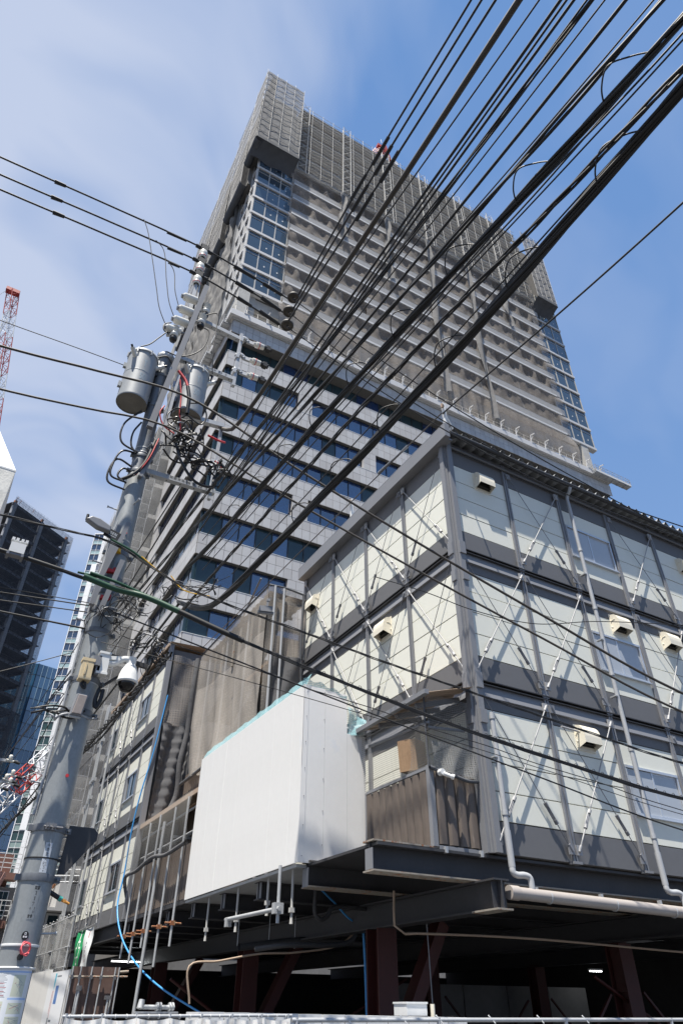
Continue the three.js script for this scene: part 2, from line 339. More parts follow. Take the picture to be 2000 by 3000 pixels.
  obj('column', [BB(W - 1.2, W + 0.1, 57.9, 64.8, -2.4, -1.3)], M.concrete, T);

  // floors of the upper tower
  const F = (k) => 65.1 + 3.77 * k;
  const inner = [], gp = {};
  const bayPane = (w, h) => gp[w + '_' + h] ??= ready([Bx(+w, +h, 0.04)]);
  for (let k = 0; k <= 13; k++) {
    const y = F(k), low = k <= 8;
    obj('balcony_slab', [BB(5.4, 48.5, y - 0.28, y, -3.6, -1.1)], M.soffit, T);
    obj('slab_edge', [BB(5.4, 48.5, y - 0.26, y + 0.05, -1.1, -0.86)], M.slabwhite, T);
    if (k < 13) for (let q = 0; q < 12; q++) {
      const a = 5.4 + 44 / 12 * q, b = a + 44 / 12;
      const g = low ? M.balu : M.balu;
      obj('balustrade', [BB(a + 0.01, b - 0.01, y + 0.06, y + 1.25, -1.08 + rr(-.008, .008), -0.99)], g, T);
    }
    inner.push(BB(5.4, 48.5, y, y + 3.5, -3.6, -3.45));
    if (low) {
      for (const [x0, x1] of [[0.4, 5.35], [48.55, 54.4]]) {
        obj('slab_edge', [BB(x0 - 0.12, x1 + 0.12, y - 0.2, y + 0.22, -2, -1.22)], M.slabwhite, T);
        const w = (x1 - x0) / 3;
        for (let c = 0; c < 3; c++) {
          const m = new THREE.Mesh(bayPane((w - 0.1).toFixed(2), '3.26'), M.bayglass); m.name = 'window_pane'; m.position.set(x0 + w * (c + 0.5), y + 0.25 + 1.64, -1.42); m.rotation.set(rr(-.01, .01), rr(-.015, .015), 0); m.castShadow = m.receiveShadow = true; T.add(m);
          if (c && k % 9 !== 3) { const s = obj('paper_sticker', [Bx(0.16, 0.24, 0.01, x0 + w * (c + 0.5), y + 1.5, -1.385)], M.whitepaint, T); }
        }
        const fr = [];
        for (let c = 0; c <= 3; c++) fr.push(BB(x0 + w * c - 0.06, x0 + w * c + 0.06, y + 0.22, y + 3.57, -1.5, -1.33));
        fr.push(BB(x0, x1, y + 2.86, y + 2.93, -1.48, -1.36));
        obj('mullion', fr, M.alu, T);
      }
      // side of the left bay
      obj('slab_edge', [BB(0.22, 0.9, y - 0.2, y + 0.219, -6.3, -2.001)], M.slabwhite, T);
      for (let c = 0; c < 3; c++) { const m = new THREE.Mesh(bayPane('1.5', '3.3'), M.bayglass); m.name = 'window_pane'; m.rotation.y = Math.PI / 2; m.position.set(0.42, y + 1.88, -2.25 - 1.6 * c); m.castShadow = m.receiveShadow = true; T.add(m); }
      obj('mullion', [0, 1, 2, 3].map((c) => BB(0.2, 0.5, y + 0.22, y + 3.5, -1.5 - 1.6 * c - 0.05, -1.5 - 1.6 * c + 0.05)), M.slabwhite, T);
    }
  }
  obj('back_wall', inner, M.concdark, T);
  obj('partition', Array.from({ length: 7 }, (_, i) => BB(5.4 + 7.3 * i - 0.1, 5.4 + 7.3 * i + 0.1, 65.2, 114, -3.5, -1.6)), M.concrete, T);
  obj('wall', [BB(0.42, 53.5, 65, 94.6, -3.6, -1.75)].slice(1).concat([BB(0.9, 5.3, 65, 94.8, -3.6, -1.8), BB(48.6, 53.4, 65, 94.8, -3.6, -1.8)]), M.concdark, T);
  // safety nets hung storey by storey
  for (let k = -1; k <= 8; k++) {
    const y = F(k), cuts = [5.3, 16.5, 27.5, 35, 48.6];
    for (let s = 0; s < 4; s++) {
      const x0 = cuts[s] - (s ? 0 : 0.5), x1 = cuts[s + 1] + (s < 3 ? 0.02 : 0.35), ph = rr(0, 9), dep = rr(0.1, 0.5);
      const top = k < 0 ? F(0) - 0.35 : F(k + 1) - 0.3, bot = k < 0 ? 58.2 : y + 1.25;
      obj('safety_net', [Sh((u, v) => {
        const x = lerp(x0, x1, u), sag = Math.sin(Math.PI * v), wv = Math.sin(x * 2.3 + ph + v) + 0.6 * Math.sin(x * 5.1 + ph * 2 - v * 2);
        const edge = (s === 0 ? Math.exp(-u * 18) : 0) + (s === 3 ? Math.exp(-(1 - u) * 18) : 0);
        return [x, lerp(top, bot, v) + 0.05 * wv, -0.94 - dep * sag * (0.5 + 0.5 * wv) + edge * 0.6 * sag + (k < 0 ? 0.3 * sag : 0)];
      }, 48, 6)], M.net, T);
    }
    if (k >= 0) obj('safety_net', [Sh((u, v) => [lerp(5.2, 48.8, u), lerp(y + 1.25, y + 0.07, v), -0.93 + 0.02 * Math.sin(u * 90 + k)], 60, 2)], M.netthin, T);
  }
  for (const [x, y0, y1] of [[12.9, 84, 95], [20.2, 80, 95], [27.5, 62, 95], [34.8, 61, 95], [42, 84, 95]]) obj('net_seam', [Sh((u, v) => [x + (u - 0.5) * (0.9 + 0.3 * Math.sin(v * 14)), lerp(y1, y0, v), -0.5 + 0.25 * Math.sin(u * 6 + v * 9)], 4, 14)], M.netdense, T);

  // scaffolding round the top
  const tube = [], deck = [];
  const SY0 = 95.2, SY1 = 115.6;
  for (let x = 5.5; x < 48.5; x += 1.83) tube.push(Cy([x, SY0, -0.52], [x, SY1, -0.52], 0.032, 0.032, 5));
  for (let x = 5.5; x < 48.5; x += 7.32) for (const d of [0, 1.3]) tube.push(Cy([x + d, SY0 - 0.6, -0.45], [x + d, SY1 + 0.4, -0.45], 0.05, 0.05, 5), Cy([x + d, SY0, -0.7], [x + d, SY1, -0.7], 0.05, 0.05, 5));
  for (let y = SY0; y < SY1 + 0.2; y += 0.95) tube.push(Cy([5.3, y, -0.54], [48.4, y, -0.54], 0.028, 0.028, 5));
  for (let y = SY0 + 0.3; y < SY1; y += 1.9) for (let x = 5.5; x < 48; x += 7.32) for (let q = 0; q < 2; q++) tube.push(Cy([x + q * 1.3, y, -0.47], [x + (1 - q) * 1.3, y + 1.9, -0.47], 0.03, 0.03, 5));
  obj('scaffold_frame', tube, M.tubegrey, T, STUFF);
  for (let y = SY0; y < SY1 - 1; y += 1.9) deck.push(BB(5.4, 48.4, y, y + 0.05, -0.95, -0.65));
  obj('scaffold_deck', deck, M.alu, T);
  for (let s = 0; s < 6; s++) { const a = 5.4 + 7.32 * s, b = a + 7.32; obj('safety_net', [Sh((u, v) => [lerp(a, b, u), lerp(113.6, 94.7, v), -0.62 + 0.05 * Math.sin(u * 17 + v * 9) * v], 14, 10)], M.nettop, T); }
  // netted corner boxes
  const corner = (x0, x1, zf, y0, y1, left) => {
    const fr = [];
    obj('safety_net', [Sh((u, v) => [lerp(x0, x1, u), lerp(y1, y0, v), zf + 0.04 * Math.sin(u * 19) + 0.03 * Math.sin(v * 31)], 12, 12)], M.netdense, T);
    for (let i = 0; i <= 4; i++) fr.push(Cy([lerp(x0, x1, i / 4), y0, zf + 0.09], [lerp(x0, x1, i / 4), y1 + 0.4, zf + 0.09], 0.03, 0.03, 5));
    for (let y = y0; y < y1 + 0.6; y += 1.9) fr.push(Cy([x0, y, zf + 0.08], [x1, y, zf + 0.08], 0.03, 0.03, 5));
    for (let y = y0; y < y1; y += 1.9) for (const d of [0.1, 0.6]) fr.push(Cy([x0 + (left ? 0 : x1 - x0), y + d, zf - 0.1], [x0 + (left ? 0 : x1 - x0), y + d, zf - 1.1], 0.035, 0.035, 5));
    obj('scaffold_frame', fr, M.tubegrey, T, STUFF);
    obj('net_wrap', [Sh((u, v) => [lerp(x0 - 0.1, x1 + 0.1, u), y0 - 0.2 - 1.5 * v + 0.25 * Math.sin(v * 3.1), zf + 0.12 - 2.1 * v + 0.15 * Math.sin(u * 11) * v], 16, 6)], M.darkcloth, T);
    obj('net_band', [Sh((u, v) => [lerp(x0, x1, u), lerp(y0 + 0.5, y0 - 0.25, v), zf + 0.11], 8, 2)], M.darkcloth, T);
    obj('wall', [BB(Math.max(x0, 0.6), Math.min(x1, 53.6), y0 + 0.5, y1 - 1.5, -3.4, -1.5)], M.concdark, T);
  };
  corner(-1.1, 5.0, 0.9, 94.5, 116.2, true);
  corner(48.5, 52.7, 0.7, 94.6, 113.4, false);
  obj('safety_net', [Sh((u, v) => [52.75, lerp(112.6, 94.6, v), lerp(0.7, -9, u)], 6, 10)], M.netdense, T);
  const sideBox = (z0, z1, y0, y1) => {
    obj('safety_net', [Sh((u, v) => [-1.15 - 0.12 * Math.sin(u * 8 + v * 3) * v, lerp(y1, y0, v), lerp(z0, z1, u)], 16, 12)], M.netdense, T);
    obj('net_wrap', [Sh((u, v) => { const a = v * Math.PI; return [-0.75 + 0.55 * Math.cos(a + 1.2 * Math.sin(a) * 0.2) * -1 * (v < 0.5 ? 1 : 0.9), y0 - 0.75 * Math.sin(a) + 0.1 * Math.sin(u * 13), lerp(z0, z1, u)]; }, 16, 8)], M.darkcloth, T);
    const fr = []; for (let z = z0; z >= z1; z -= 3.66) fr.push(Cy([-1.25, y0, z], [-1.25, y1 + 0.5, z], 0.022, 0.022, 5)); for (let y = y0; y < y1 + 0.5; y += 3.8) fr.push(Cy([-1.24, y, z0], [-1.24, y, z1], 0.03, 0.03, 5));
    obj('scaffold_frame', fr, M.tubegrey, T, STUFF);
    obj('wall', [BB(-0.3, 0.5, y0 + 0.3, y1 - 1, z1, z0)], M.concdark, T);
  };
  sideBox(0.9, -3.2, 94.3, 116.2); sideBox(-3.2, -9.5, 89.5, 112.5); sideBox(-9.5, -17, 85, 110.5); sideBox(-17, -27, 81, 109.5);
  // draped nets on the lane side of the tower
  for (let s = 0; s < 4; s++) { const z0 = -6.3 - s * 5.2, z1 = z0 - 5.25, ph = rr(0, 9); obj('safety_net', [Sh((u, v) => { const z = lerp(z0, z1, u); return [-0.22 + 0.22 * Math.sin(z * 3.1 + v * 5 + ph) + 0.12 * Math.sin(z * 7 - v * 9) + 0.15 * Math.sin(v * 60) * Math.sin(v * Math.PI), lerp(94 - s * 2, 58.5, v), z]; }, 26, 40)], M.netdense, T); }
  obj('net_hanger', [BB(0, 0.45, 57.9, 92, -27, -6.5)], M.greycloth, T);
  // podium end seen from the lane: netted scaffold with floors
  const fl = [], sc = [];
  for (let y = 2; y < 57; y += 4.25) { fl.push(BB(-0.9, 3, y - 0.5, y, LZ - 24, LZ - 0.45)); }
  for (let y = 0; y < 57; y += 1.9) for (const x of [-1.9, -1.0]) sc.push(Cy([x, y, LZ - 0.5], [x, y, LZ - 24], 0.03, 0.03, 5));
  for (let z = LZ - 0.5; z > LZ - 24; z -= 1.8) for (const x of [-1.9, -1.0]) sc.push(Cy([x, 0, z], [x, 58.5, z], 0.035, 0.035, 5));
  for (let y = 1.9; y < 57; y += 1.9) { sc.push(BB(-1.9, -1, y, y + 0.05, LZ - 24, LZ - 0.5)); for (let z = LZ - 0.6; z > LZ - 10; z -= 1.8) sc.push(Cy([-1.95, y, z], [-1.95, y + 1.9, z - 1.8], 0.025, 0.025, 5), Cy([-1.9, y + 0.9, LZ - 0.5], [-0.9, y + 0.9, LZ - 0.5], 0.025, 0.025, 5)); }
  obj('floor_slab', fl, M.concrete, T);
  obj('wall', [BB(2.2, 2.6, 0, 57, LZ - 24, LZ - 0.45)], M.concdark, T);
  obj('scaffold_frame', sc, M.galv, T, STUFF);
  for (let k = 0; k < 7; k++) { const y0 = 58 - k * 8.2, y1 = y0 - 8.3, ph = rr(0, 9); obj('safety_net', [Sh((u, v) => [-2.15 - 0.35 * Math.sin(v * Math.PI) * (0.6 + 0.4 * Math.sin(u * 5 + ph)), lerp(y0, y1, v) - 0.4 * Math.sin(u * 7), lerp(LZ - 0.3, LZ - 24, u)], 26, 8), Sh((u, v) => [lerp(-2.15, -0.05, u), lerp(y0, y1, v), LZ - 0.3 + 0.25 * Math.sin(v * Math.PI)], 5, 8)], M.netthin, T); }
}
// cleaning cradles on the terrace edge
function cradle(label, pos, ry, L) {
  const t = thing('cleaning_cradle', label, 'gondola', pos, ry, 'cleaning cradles on the tower terrace');
  const w = 0.8, h = 1.1, fr = [];
  for (const x of [0, L]) for (const z of [0, w]) fr.push(Bar([x, 0, z], [x, h, z], 0.05, 0.05, [1, 0, 0]));
  for (let i = 1; i < 8; i++) for (const z of [0, w]) fr.push(Bar([L * i / 8, 0, z], [L * i / 8, h, z], 0.025, 0.025, [1, 0, 0]));
  for (const y of [0.35, 0.7, h]) { for (const z of [0, w]) fr.push(Bar([0, y, z], [L, y, z], 0.04, 0.04)); for (const x of [0, L]) fr.push(Bar([x, y, 0], [x, y, w], 0.04, 0.04)); }
  obj('frame', fr, M.rodwhite, t);
  obj('platform', [BB(0, L, -0.06, 0.03, 0, w), ...Array.from({ length: 6 }, (_, i) => BB(L * i / 6 + 0.1, L * i / 6 + 0.16, -0.14, -0.06, 0, w))], M.galv, t);
  obj('fascia', [BB(0, L, 0.0, 0.3, w + 0.01, w + 0.03), BB(0, L, 0.0, 0.3, -0.03, -0.01)], M.whitepaint, t);
  for (const x of [0.4, L - 0.6]) obj('hoist', [Bx(0.35, 0.5, 0.4, x, 0.5, w / 2)], M.galv, t);
  return t;
}
cradle('white cleaning cradle hanging off the right end of the tower terrace', [60.6, 57.3, -40.75], 0, 6.5);
cradle('white cleaning cradle at the left terrace corner, nearest the tower corner', [10.3, 56.9, -42.0], Math.PI / 2, 3.4);
cradle('white cleaning cradle on the left terrace side, behind the corner one', [10.3, 56.9, -46.6], Math.PI / 2, 3.4);
// ---------- steel deck under the site offices ----------
const X0 = 7.95, Z0 = -8.95, XW = 5.67;
const ibeamX = (x0, x1, y0, y1, z, w = 0.3) => ({ web: [BB(x0 + 0.02, x1, y0 + 0.02, y1 - 0.02, z - 0.01, z + 0.01)], fl: [BB(x0, x1, y1 - 0.022, y1, z - w / 2, z + w / 2), BB(x0, x1, y0, y0 + 0.022, z - w / 2, z + w / 2)] });
const deck = thing('steel_deck', 'dark steel deck of H beams with rusty flange edges carrying the site offices', 'steel deck', [0, 0, 0]);
{
  const put = (b, m = M.beam) => { obj('web', b.web, M.beam, deck); for (const f of b.fl) obj('flange', [f], m, deck); };
  put(ibeamX(5.75, 26, 3.22, 3.64, -9.2), M.flange);
  put(ibeamX(5.77, 26, 3.24, 3.638, -11.22), M.flange);
  for (const z of [-13.1, -14.9, -16.7, -18.5, -20.3, -22.0, -24, -26, -28, -30]) put(ibeamX(5.72, 26, 3.24, 3.55, z, 0.25));
  const stiff = []; for (const z of [-9.2, -11.22, -13.1, -14.9, -16.7, -18.5, -20.3, -22, -24, -26, -28, -30]) stiff.push(BB(5.76, 5.772, 3.25, 3.53, z - 0.1, z + 0.1));
  obj('end_plate', stiff, M.steelgrey, deck);
  // girders across
  for (const x of [7.75, 13.4, 19.0]) { obj('girder', [BB(x - 0.012, x + 0.012, 2.825, 3.19, -34, -8.62), BB(x - 0.15, x + 0.15, 3.19, 3.215, -34, -8.62)], M.beam, deck); obj('flange', [BB(x - 0.15, x + 0.15, 2.80, 2.825, -34, -9.2)], M.beam, deck); obj('flange', [BB(x - 0.15, x + 0.15, 2.80, 2.825, -9.2, -8.6)], M.flange, deck); obj('stiffener', [BB(x - 0.13, x + 0.13, 2.83, 3.18, -8.72, -8.708)], M.beam, deck); }
  obj('girder', [BB(5.61, 5.63, 3.22, 3.6, -34, -22.2), BB(5.5, 5.72, 3.58, 3.605, -34, -22.2), BB(5.5, 5.72, 3.2, 3.225, -34, -22.2)], M.beam, deck);
  obj('deck_plate', [BB(5.8, 26, 3.56, 3.6, -34, -9.0)], M.darksteel, deck);
  // red columns and braces deep under the deck
  const H = (x, z, w) => [BB(x - w / 2, x + w / 2, 0.06, 2.80, z - w / 2, z - w / 2 + 0.03), BB(x - w / 2, x + w / 2, 0.06, 2.80, z + w / 2 - 0.03, z + w / 2), BB(x - 0.015, x + 0.015, 0.06, 2.80, z - w / 2 + 0.03, z + w / 2 - 0.03)];
  for (const [x, z] of [[7.75, -12.0], [13.9, -12.0], [7.75, -18], [13.9, -19], [19, -12], [19, -20], [7.75, -25]]) {
    obj('column', H(x, z, 0.4), M.redsteel, deck);
    obj('brace', x < 8 ? [Bar([x + 0.15, 0.9, z], [x + 1.35, 2.95, z], 0.22, 0.3, [0, 0, 1])] : [Bar([x - 0.5, 1.9, z], [x - 1.4, 1.1, z], 0.05, 0.05), Bar([x + 0.5, 1.95, z], [x + 1.6, 0.9, z], 0.05, 0.05), Bx(0.24, 0.9, 0.3, x, 2.4, z)], M.redsteel, deck);
  }
  for (const [a, b] of [[[8, 0.3, -18], [12.4, 2.3, -18]], [[13, 2.2, -12], [17, 0.3, -12]], [[6.2, 2.2, -19], [9.5, 0.4, -19]]]) obj('tie_rod', [Cy(a, b, 0.035)], M.redsteel, deck);
  obj('back_wall', [BB(5.9, 26, 0.06, 3.0, -34.2, -34), BB(25.9, 26.1, 0.06, 3.5, -34, -9.5)], M.dirt, deck);
  for (let i = 0; i < 5; i++) obj('site_panel', [BB(13 + i * 1.85, 14.8 + i * 1.85, 0.1, 2.3, -21.05, -21)], M.concdark, deck);
  // pipes and hoses hung under the deck
  obj('pipe', [Tu([[3.6, 2.1, -15.5], [4.85, 2.33, -15], [6.24, 2.63, -15], [7.8, 2.81, -15], [9.17, 2.8, -15]].slice(2), 0.07, 30, 8)], M.darksteel, deck);
  obj('pipe', [Tu([[5.9, 2.5, -13.4], [6.27, 2.55, -13], [7.65, 2.65, -13], [7.8, 2.77, -13], [7.8, 3.2, -13]], 0.045, 30, 8)], M.darksteel, deck);
  obj('hose', [Tu([[4.97, 1.69, -14], [4.89, 2.24, -14], [5.44, 2.33, -14], [6.26, 2.47, -14], [7.06, 2.52, -14], [8.07, 2.7, -14], [8.57, 3.05, -14], [9, 3.17, -14]], 0.02, 60)], M.tanroof, deck);
  obj('hose', [Tu([[6.95, 3.55, -13], [7.3, 3.31, -13], [7.8, 2.99, -13], [8.36, 3.08, -13]], 0.018, 30)], M.blue, deck);
  obj('hose', [Tu([[7.97, 3.0, -13], [8.0, 2.6, -13], [8.03, 1.8, -13], [8.04, 0.2, -13]], 0.022, 20)], M.blue, deck);
  obj('pipe', [Tu([[6.65, 3.5, -12.5], [6.66, 3.0, -12.5], [6.77, 2.94, -12.5], [6.9, 3.0, -12.5], [7.0, 3.13, -12.5], [8.2, 3.15, -12.5]], 0.04, 40, 8)], M.darksteel, deck);
  obj('pipe', [Tu([[7.26, 3.25, -10.8], [7.25, 2.72, -10.8], [7.34, 2.64, -10.8], [7.65, 2.65, -10.8], [10, 2.68, -10.8], [14.5, 2.61, -10.8], [22, 2.5, -10.8]], 0.02, 60, 8)], M.tanroof, deck);
  obj('rope', [Cy([7.9, 3.2, -10.8], [7.95, 0.2, -10.8], 0.01)], M.rod, deck);
  obj('hanger', [6.2, 6.9, 7.5].map((x) => Cy([x, 3.5, -15], [x, 2.65, -15], 0.008)), M.galv, deck);
}
for (const [x, y, z, L, lab] of [[21.8, 2.75, -20, 0.6, 'lit fluorescent batten under the deck, left of the far right pair'], [21.3, 3.18, -16, 1.4, 'upper lit fluorescent batten under the deck at the right edge'], [20.85, 3.06, -16, 1.3, 'lower lit fluorescent batten under the deck near the right edge'], [7.4, 2.9, -27, 1.4, 'lit fluorescent batten above the brown site gate']]) {
  const t = thing('fluorescent_light', lab, 'lamp', [x, y, z], 0, 'lamps under the deck');
  obj('batten', [Bx(L + 0.04, 0.05, 0.1, 0, 0.05, 0)], M.whitepaint, t); obj('tube', [Cy([-L / 2, 0, 0], [L / 2, 0, 0], 0.016)], M.lamp, t);
  const p = new THREE.PointLight(0xf4fbff, 0.25, 0, 2); p.position.set(0, -0.08, 0); p.castShadow = true; t.add(p);
}

// ---------- the site offices: cream panels between grey posts ----------
const rowY = [0, 0.5, 0.975, 1.45, 1.92, 2.4];                     // joints of one storey above its floor
const BAYR = 1.772;
const pgeo = {};
const panelGeo = (w, h) => pgeo[w.toFixed(3) + '_' + h.toFixed(3)] ??= (() => { const g = Ex([[-w / 2 + 0.013, -h / 2 + 0.013], [w / 2 - 0.013, -h / 2 + 0.013], [w / 2 - 0.013, h / 2 - 0.013], [-w / 2 + 0.013, h / 2 - 0.013]], 0.026, 0.004); return ready([g]); })();
const hoodShape = (() => {
  const W = 0.44, prof = [[0, 0.44], [0.07, 0.44], [0.13, 0.42], [0.18, 0.37], [0.215, 0.29], [0.225, 0.2], [0.225, 0.07]];
  const out = prof.map((p) => p), inn = prof.map(([a, b]) => [Math.max(0, a - 0.012), b - 0.012]);
  const top = Sh((u, v) => { const f = v * (prof.length - 1), i = Math.min(prof.length - 2, Math.floor(f)), t = f - i; return [(u - 0.5) * W, lerp(prof[i][1], prof[i + 1][1], t), lerp(prof[i][0], prof[i + 1][0], t)]; }, 1, 24);
  const sides = [-1, 1].map((s) => { const g = Ex([[0, 0], [0.225, 0.07], ...[...prof].reverse().slice(1)].map(([a, b]) => [a, b]), 0.01); g.rotateY(-Math.PI / 2); g.translate(s * W / 2 + 0.005, 0, 0); return g; });
  const ribs = [-1, 1].map((s) => { const g = new THREE.TorusGeometry(0.1, 0.008, 5, 14, Math.PI * 0.9); g.rotateY(Math.PI / 2); g.rotateX(-0.9); g.translate(s * (W / 2 + 0.008), 0.2, 0.1); return g; });
  return { shell: ready([top, ...sides, ...ribs]), flange: ready([BB(-W / 2 - 0.03, W / 2 + 0.03, -0.03, 0.47, -0.004, 0.012)]), grille: ready([BB(-W / 2 + 0.01, W / 2 - 0.01, 0.06, 0.4, 0.013, 0.02), ...[0.1, 0.16, 0.22, 0.28].map((y) => BB(-W / 2 + 0.012, W / 2 - 0.012, y - 0.006, y + 0.006, 0.02, 0.07))]) };
})();
function hood(parent, x, y, z, ry) {
  const h = obj('vent_hood', hoodShape.shell, M.hood, parent); h.position.set(x, y, z); h.rotation.y = ry;
  obj('flange', hoodShape.flange, M.hood, h); obj('grille', hoodShape.grille, M.hoodin, h); return h;
}
// a facade in its own frame: x runs along it, z points out of it
function facade(parent, ox, oz, ry, n, bay, base, stepY, storeys, o) {
  const put = (name, geo, m, par = parent) => { const q = obj(name, geo, m, par); if (par === parent) { q.position.set(ox, 0, oz); q.rotation.y = ry; } return q; };
  const c = Math.cos(ry), s = Math.sin(ry), at = (x, y, z) => [ox + x * c + z * s, y, oz - x * s + z * c];
  const L = n * bay;
  put('wall_core', [BB(0, L, base, base + stepY * storeys, -0.14, -0.02)], M.mortar);
  const frames = [], black = [];
  for (let k = 0; k < storeys; k++) {
    const y = base + stepY * k, sc = stepY / 2.94;
    for (let b = 0; b < n; b++) {
      const win = o.windows?.find((w) => w[0] === k && w[1] === b);
      for (let r = 0; r < 5; r++) {
        if (win && (r === 2 || r === 3)) continue;
        const y0 = y + rowY[r] * sc, y1 = y + rowY[r + 1] * sc, q = new THREE.Mesh(panelGeo(bay, y1 - y0), r ? M.cream : M.slate);
        q.name = 'wall_panel'; q.position.set(...at((b + 0.5) * bay, (y0 + y1) / 2, -0.02 + rr(-0.003, 0.003))); q.rotation.y = ry + rr(-0.0015, 0.0015); q.castShadow = q.receiveShadow = true; parent.add(q);
      }
      { const y0 = y + 2.4 * sc, y1 = y + 2.66 * sc + (k === storeys - 1 ? 0.3 : 0), q = new THREE.Mesh(panelGeo(bay, y1 - y0), M.slate); q.name = 'wall_panel'; q.position.set(...at((b + 0.5) * bay, (y0 + y1) / 2, -0.02)); q.rotation.y = ry; q.castShadow = q.receiveShadow = true; parent.add(q); }
      if (win) {
        const y0 = y + 0.975 * sc, y1 = y + 1.92 * sc, xa = b * bay + 0.1, xb = (b + 1) * bay - 0.1, xm = (xa + xb) / 2, open = win[2];
        const w = put('window', [BB(xa, xb, y0, y0 + 0.05, -0.03, 0.05), BB(xa, xb, y1 - 0.05, y1, -0.03, 0.04), BB(xa, xa + 0.04, y0 + 0.05, y1 - 0.05, -0.03, 0.035), BB(xb - 0.04, xb, y0 + 0.05, y1 - 0.05, -0.03, 0.035), BB(xa - 0.02, xb + 0.02, y0 - 0.015, y0, -0.03, 0.075)], M.sash);
        put.call(null, 'pane', [BB(xm + (open ? 0.12 : 0.02), xb - 0.05, y0 + 0.06, y1 - 0.06, -0.012, -0.004)], open ? M.winteal : M.frosted, w);
        put.call(null, 'pane', [BB(open ? xm - 0.35 : xa + 0.05, xm + (open ? 0.1 : -0.01), y0 + 0.06, y1 - 0.06, 0.004, 0.012)], open ? M.winteal : M.frosted, w);
        put.call(null, 'sash_frame', [BB(xm - 0.02, xm + 0.02, y0 + 0.05, y1 - 0.05, -0.02, 0.02), BB(xm + 0.02, xb - 0.04, y0 + 0.05, y0 + 0.08, -0.02, 0.0), BB(xm + 0.02, xb - 0.04, y1 - 0.08, y1 - 0.05, -0.02, 0.0)], M.sash, w);
        if (open) put.call(null, 'blind', Array.from({ length: 12 }, (_, i) => BB(xa + 0.06, xm - 0.4, y0 + 0.08 + i * 0.065, y0 + 0.10 + i * 0.065, -0.11, -0.07)), M.cream, w);
      }
    }
    if (k < storeys - 1) {
      const yb = y + 2.66 * sc;
      put('floor_beam', [BB(0.1, L, yb + 0.19, yb + 0.205, -0.1, 0.075), BB(0.1, L, yb + 0.255, yb + 0.275, -0.1, 0.085), BB(0.1, L, yb + 0.205, yb + 0.255, -0.1, -0.03)], M.darksteel);
      put('beam_skirt', [Sh((u, v) => [lerp(0.1, L, u), yb + 0.19 - 0.23 * v, 0.012 + 0.05 * v], 8, 3), BB(0.1, L, yb - 0.046, yb - 0.04, -0.1, 0.063)], M.steelgrey);
    }
  }
  // posts: a channel pair with a groove, splice plates at the floors
  for (let b = o.first ?? 0; b <= (o.last ?? n); b++) {
    const x = b * bay, w = 0.042, g = [];
    const y1 = base + stepY * storeys + 0.1;
    g.push(BB(x - w - 0.012, x - 0.012, base, y1, -0.02, 0.06), BB(x + 0.012, x + w + 0.012, base, y1, -0.02, 0.06), BB(x - 0.013, x + 0.013, base + 0.001, y1 - 0.001, -0.02, 0.02));
    put('post', g, M.steelgrey);
    for (let k = 1; k < storeys; k++) { const y = base + stepY * k, pl = [BB(x - 0.085, x + 0.085, y - 0.05, y + 0.2, 0.055, 0.07)]; for (const d of [-0.05, 0.05]) for (const e of [0.0, 0.14]) pl.push(mv(new THREE.CylinderGeometry(0.013, 0.013, 0.02, 6).rotateX(Math.PI / 2), x + d, y + e, 0.075)); put('splice_plate', pl, M.steelgrey); }
    put('splice_plate', [BB(x - 0.1, x + 0.1, base - 0.02, base + 0.02, -0.02, 0.1)], M.steelgrey);
  }
  // diagonal braces with turnbuckles
  for (const [k, b, dir] of o.braces ?? []) {
    const y = base + stepY * k, x0 = b * bay + 0.09, x1 = (b + 1) * bay - 0.09, ya = y + 0.2, yb = y + 2.68 * stepY / 2.94;
    const two = [[[x0, ya, 0.10], [x1, yb, 0.10]], [[x1, ya, 0.085], [x0, yb, 0.085]]];
    two.forEach(([p, q], i) => {
      const pale = (i === 0) === (dir > 0), r = pale ? 0.013 : 0.008, l = (t, e = 0) => [lerp(p[0], q[0], t), lerp(p[1], q[1], t), p[2] + e];
      const rod = put('brace_rod', [Cy(p, q, r, r, 8)], pale ? M.rodwhite : M.rod);
      const tb = 0.16, dx = (q[0] - p[0]), dy = (q[1] - p[1]), n = Math.hypot(dx, dy), nx = -dy / n * 0.025, ny = dx / n * 0.025;
      put('turnbuckle', [-1, 1].map((s2) => { const A = l(tb), B = l(tb + 0.11); return Cy([A[0] + s2 * nx, A[1] + s2 * ny, A[2]], [B[0] + s2 * nx, B[1] + s2 * ny, B[2]], 0.012); }).concat([Cy(l(tb - 0.01), l(tb + 0.015), 0.034), Cy(l(tb + 0.095), l(tb + 0.12), 0.034)]), pale ? M.rodwhite : M.rod, rod);
      put('clevis', [Cy(l(-0.012), l(0.03), 0.026), Bx(0.12, 0.16, 0.03, p[0], p[1], 0.078)], pale ? M.rodwhite : M.steelgrey, rod); put('clevis', [Cy(l(0.97), l(1.012), 0.026), Bx(0.12, 0.16, 0.03, q[0], q[1], 0.078)], pale ? M.rodwhite : M.steelgrey, rod);
    });
  }
  return at;
}
const office = thing('site_office', 'three storey cream and grey prefab office with crossed steel braces on the corner', 'building', [0, 0, 0]);
const SB = 3.62, ST = 2.94;
facade(office, X0, Z0, 0, 8, BAYR, SB, ST, 3, { first: 1, windows: [[0, 2], [1, 2], [2, 2], [0, 6], [1, 6], [2, 6]], braces: [[0, 0, 1], [0, 1, 1], [1, 0, 1], [1, 1, 1], [2, 1, 1], [0, 3, 1], [1, 3, 1], [2, 3, 1], [0, 4, 1], [1, 4, 1], [2, 5, 1]] });
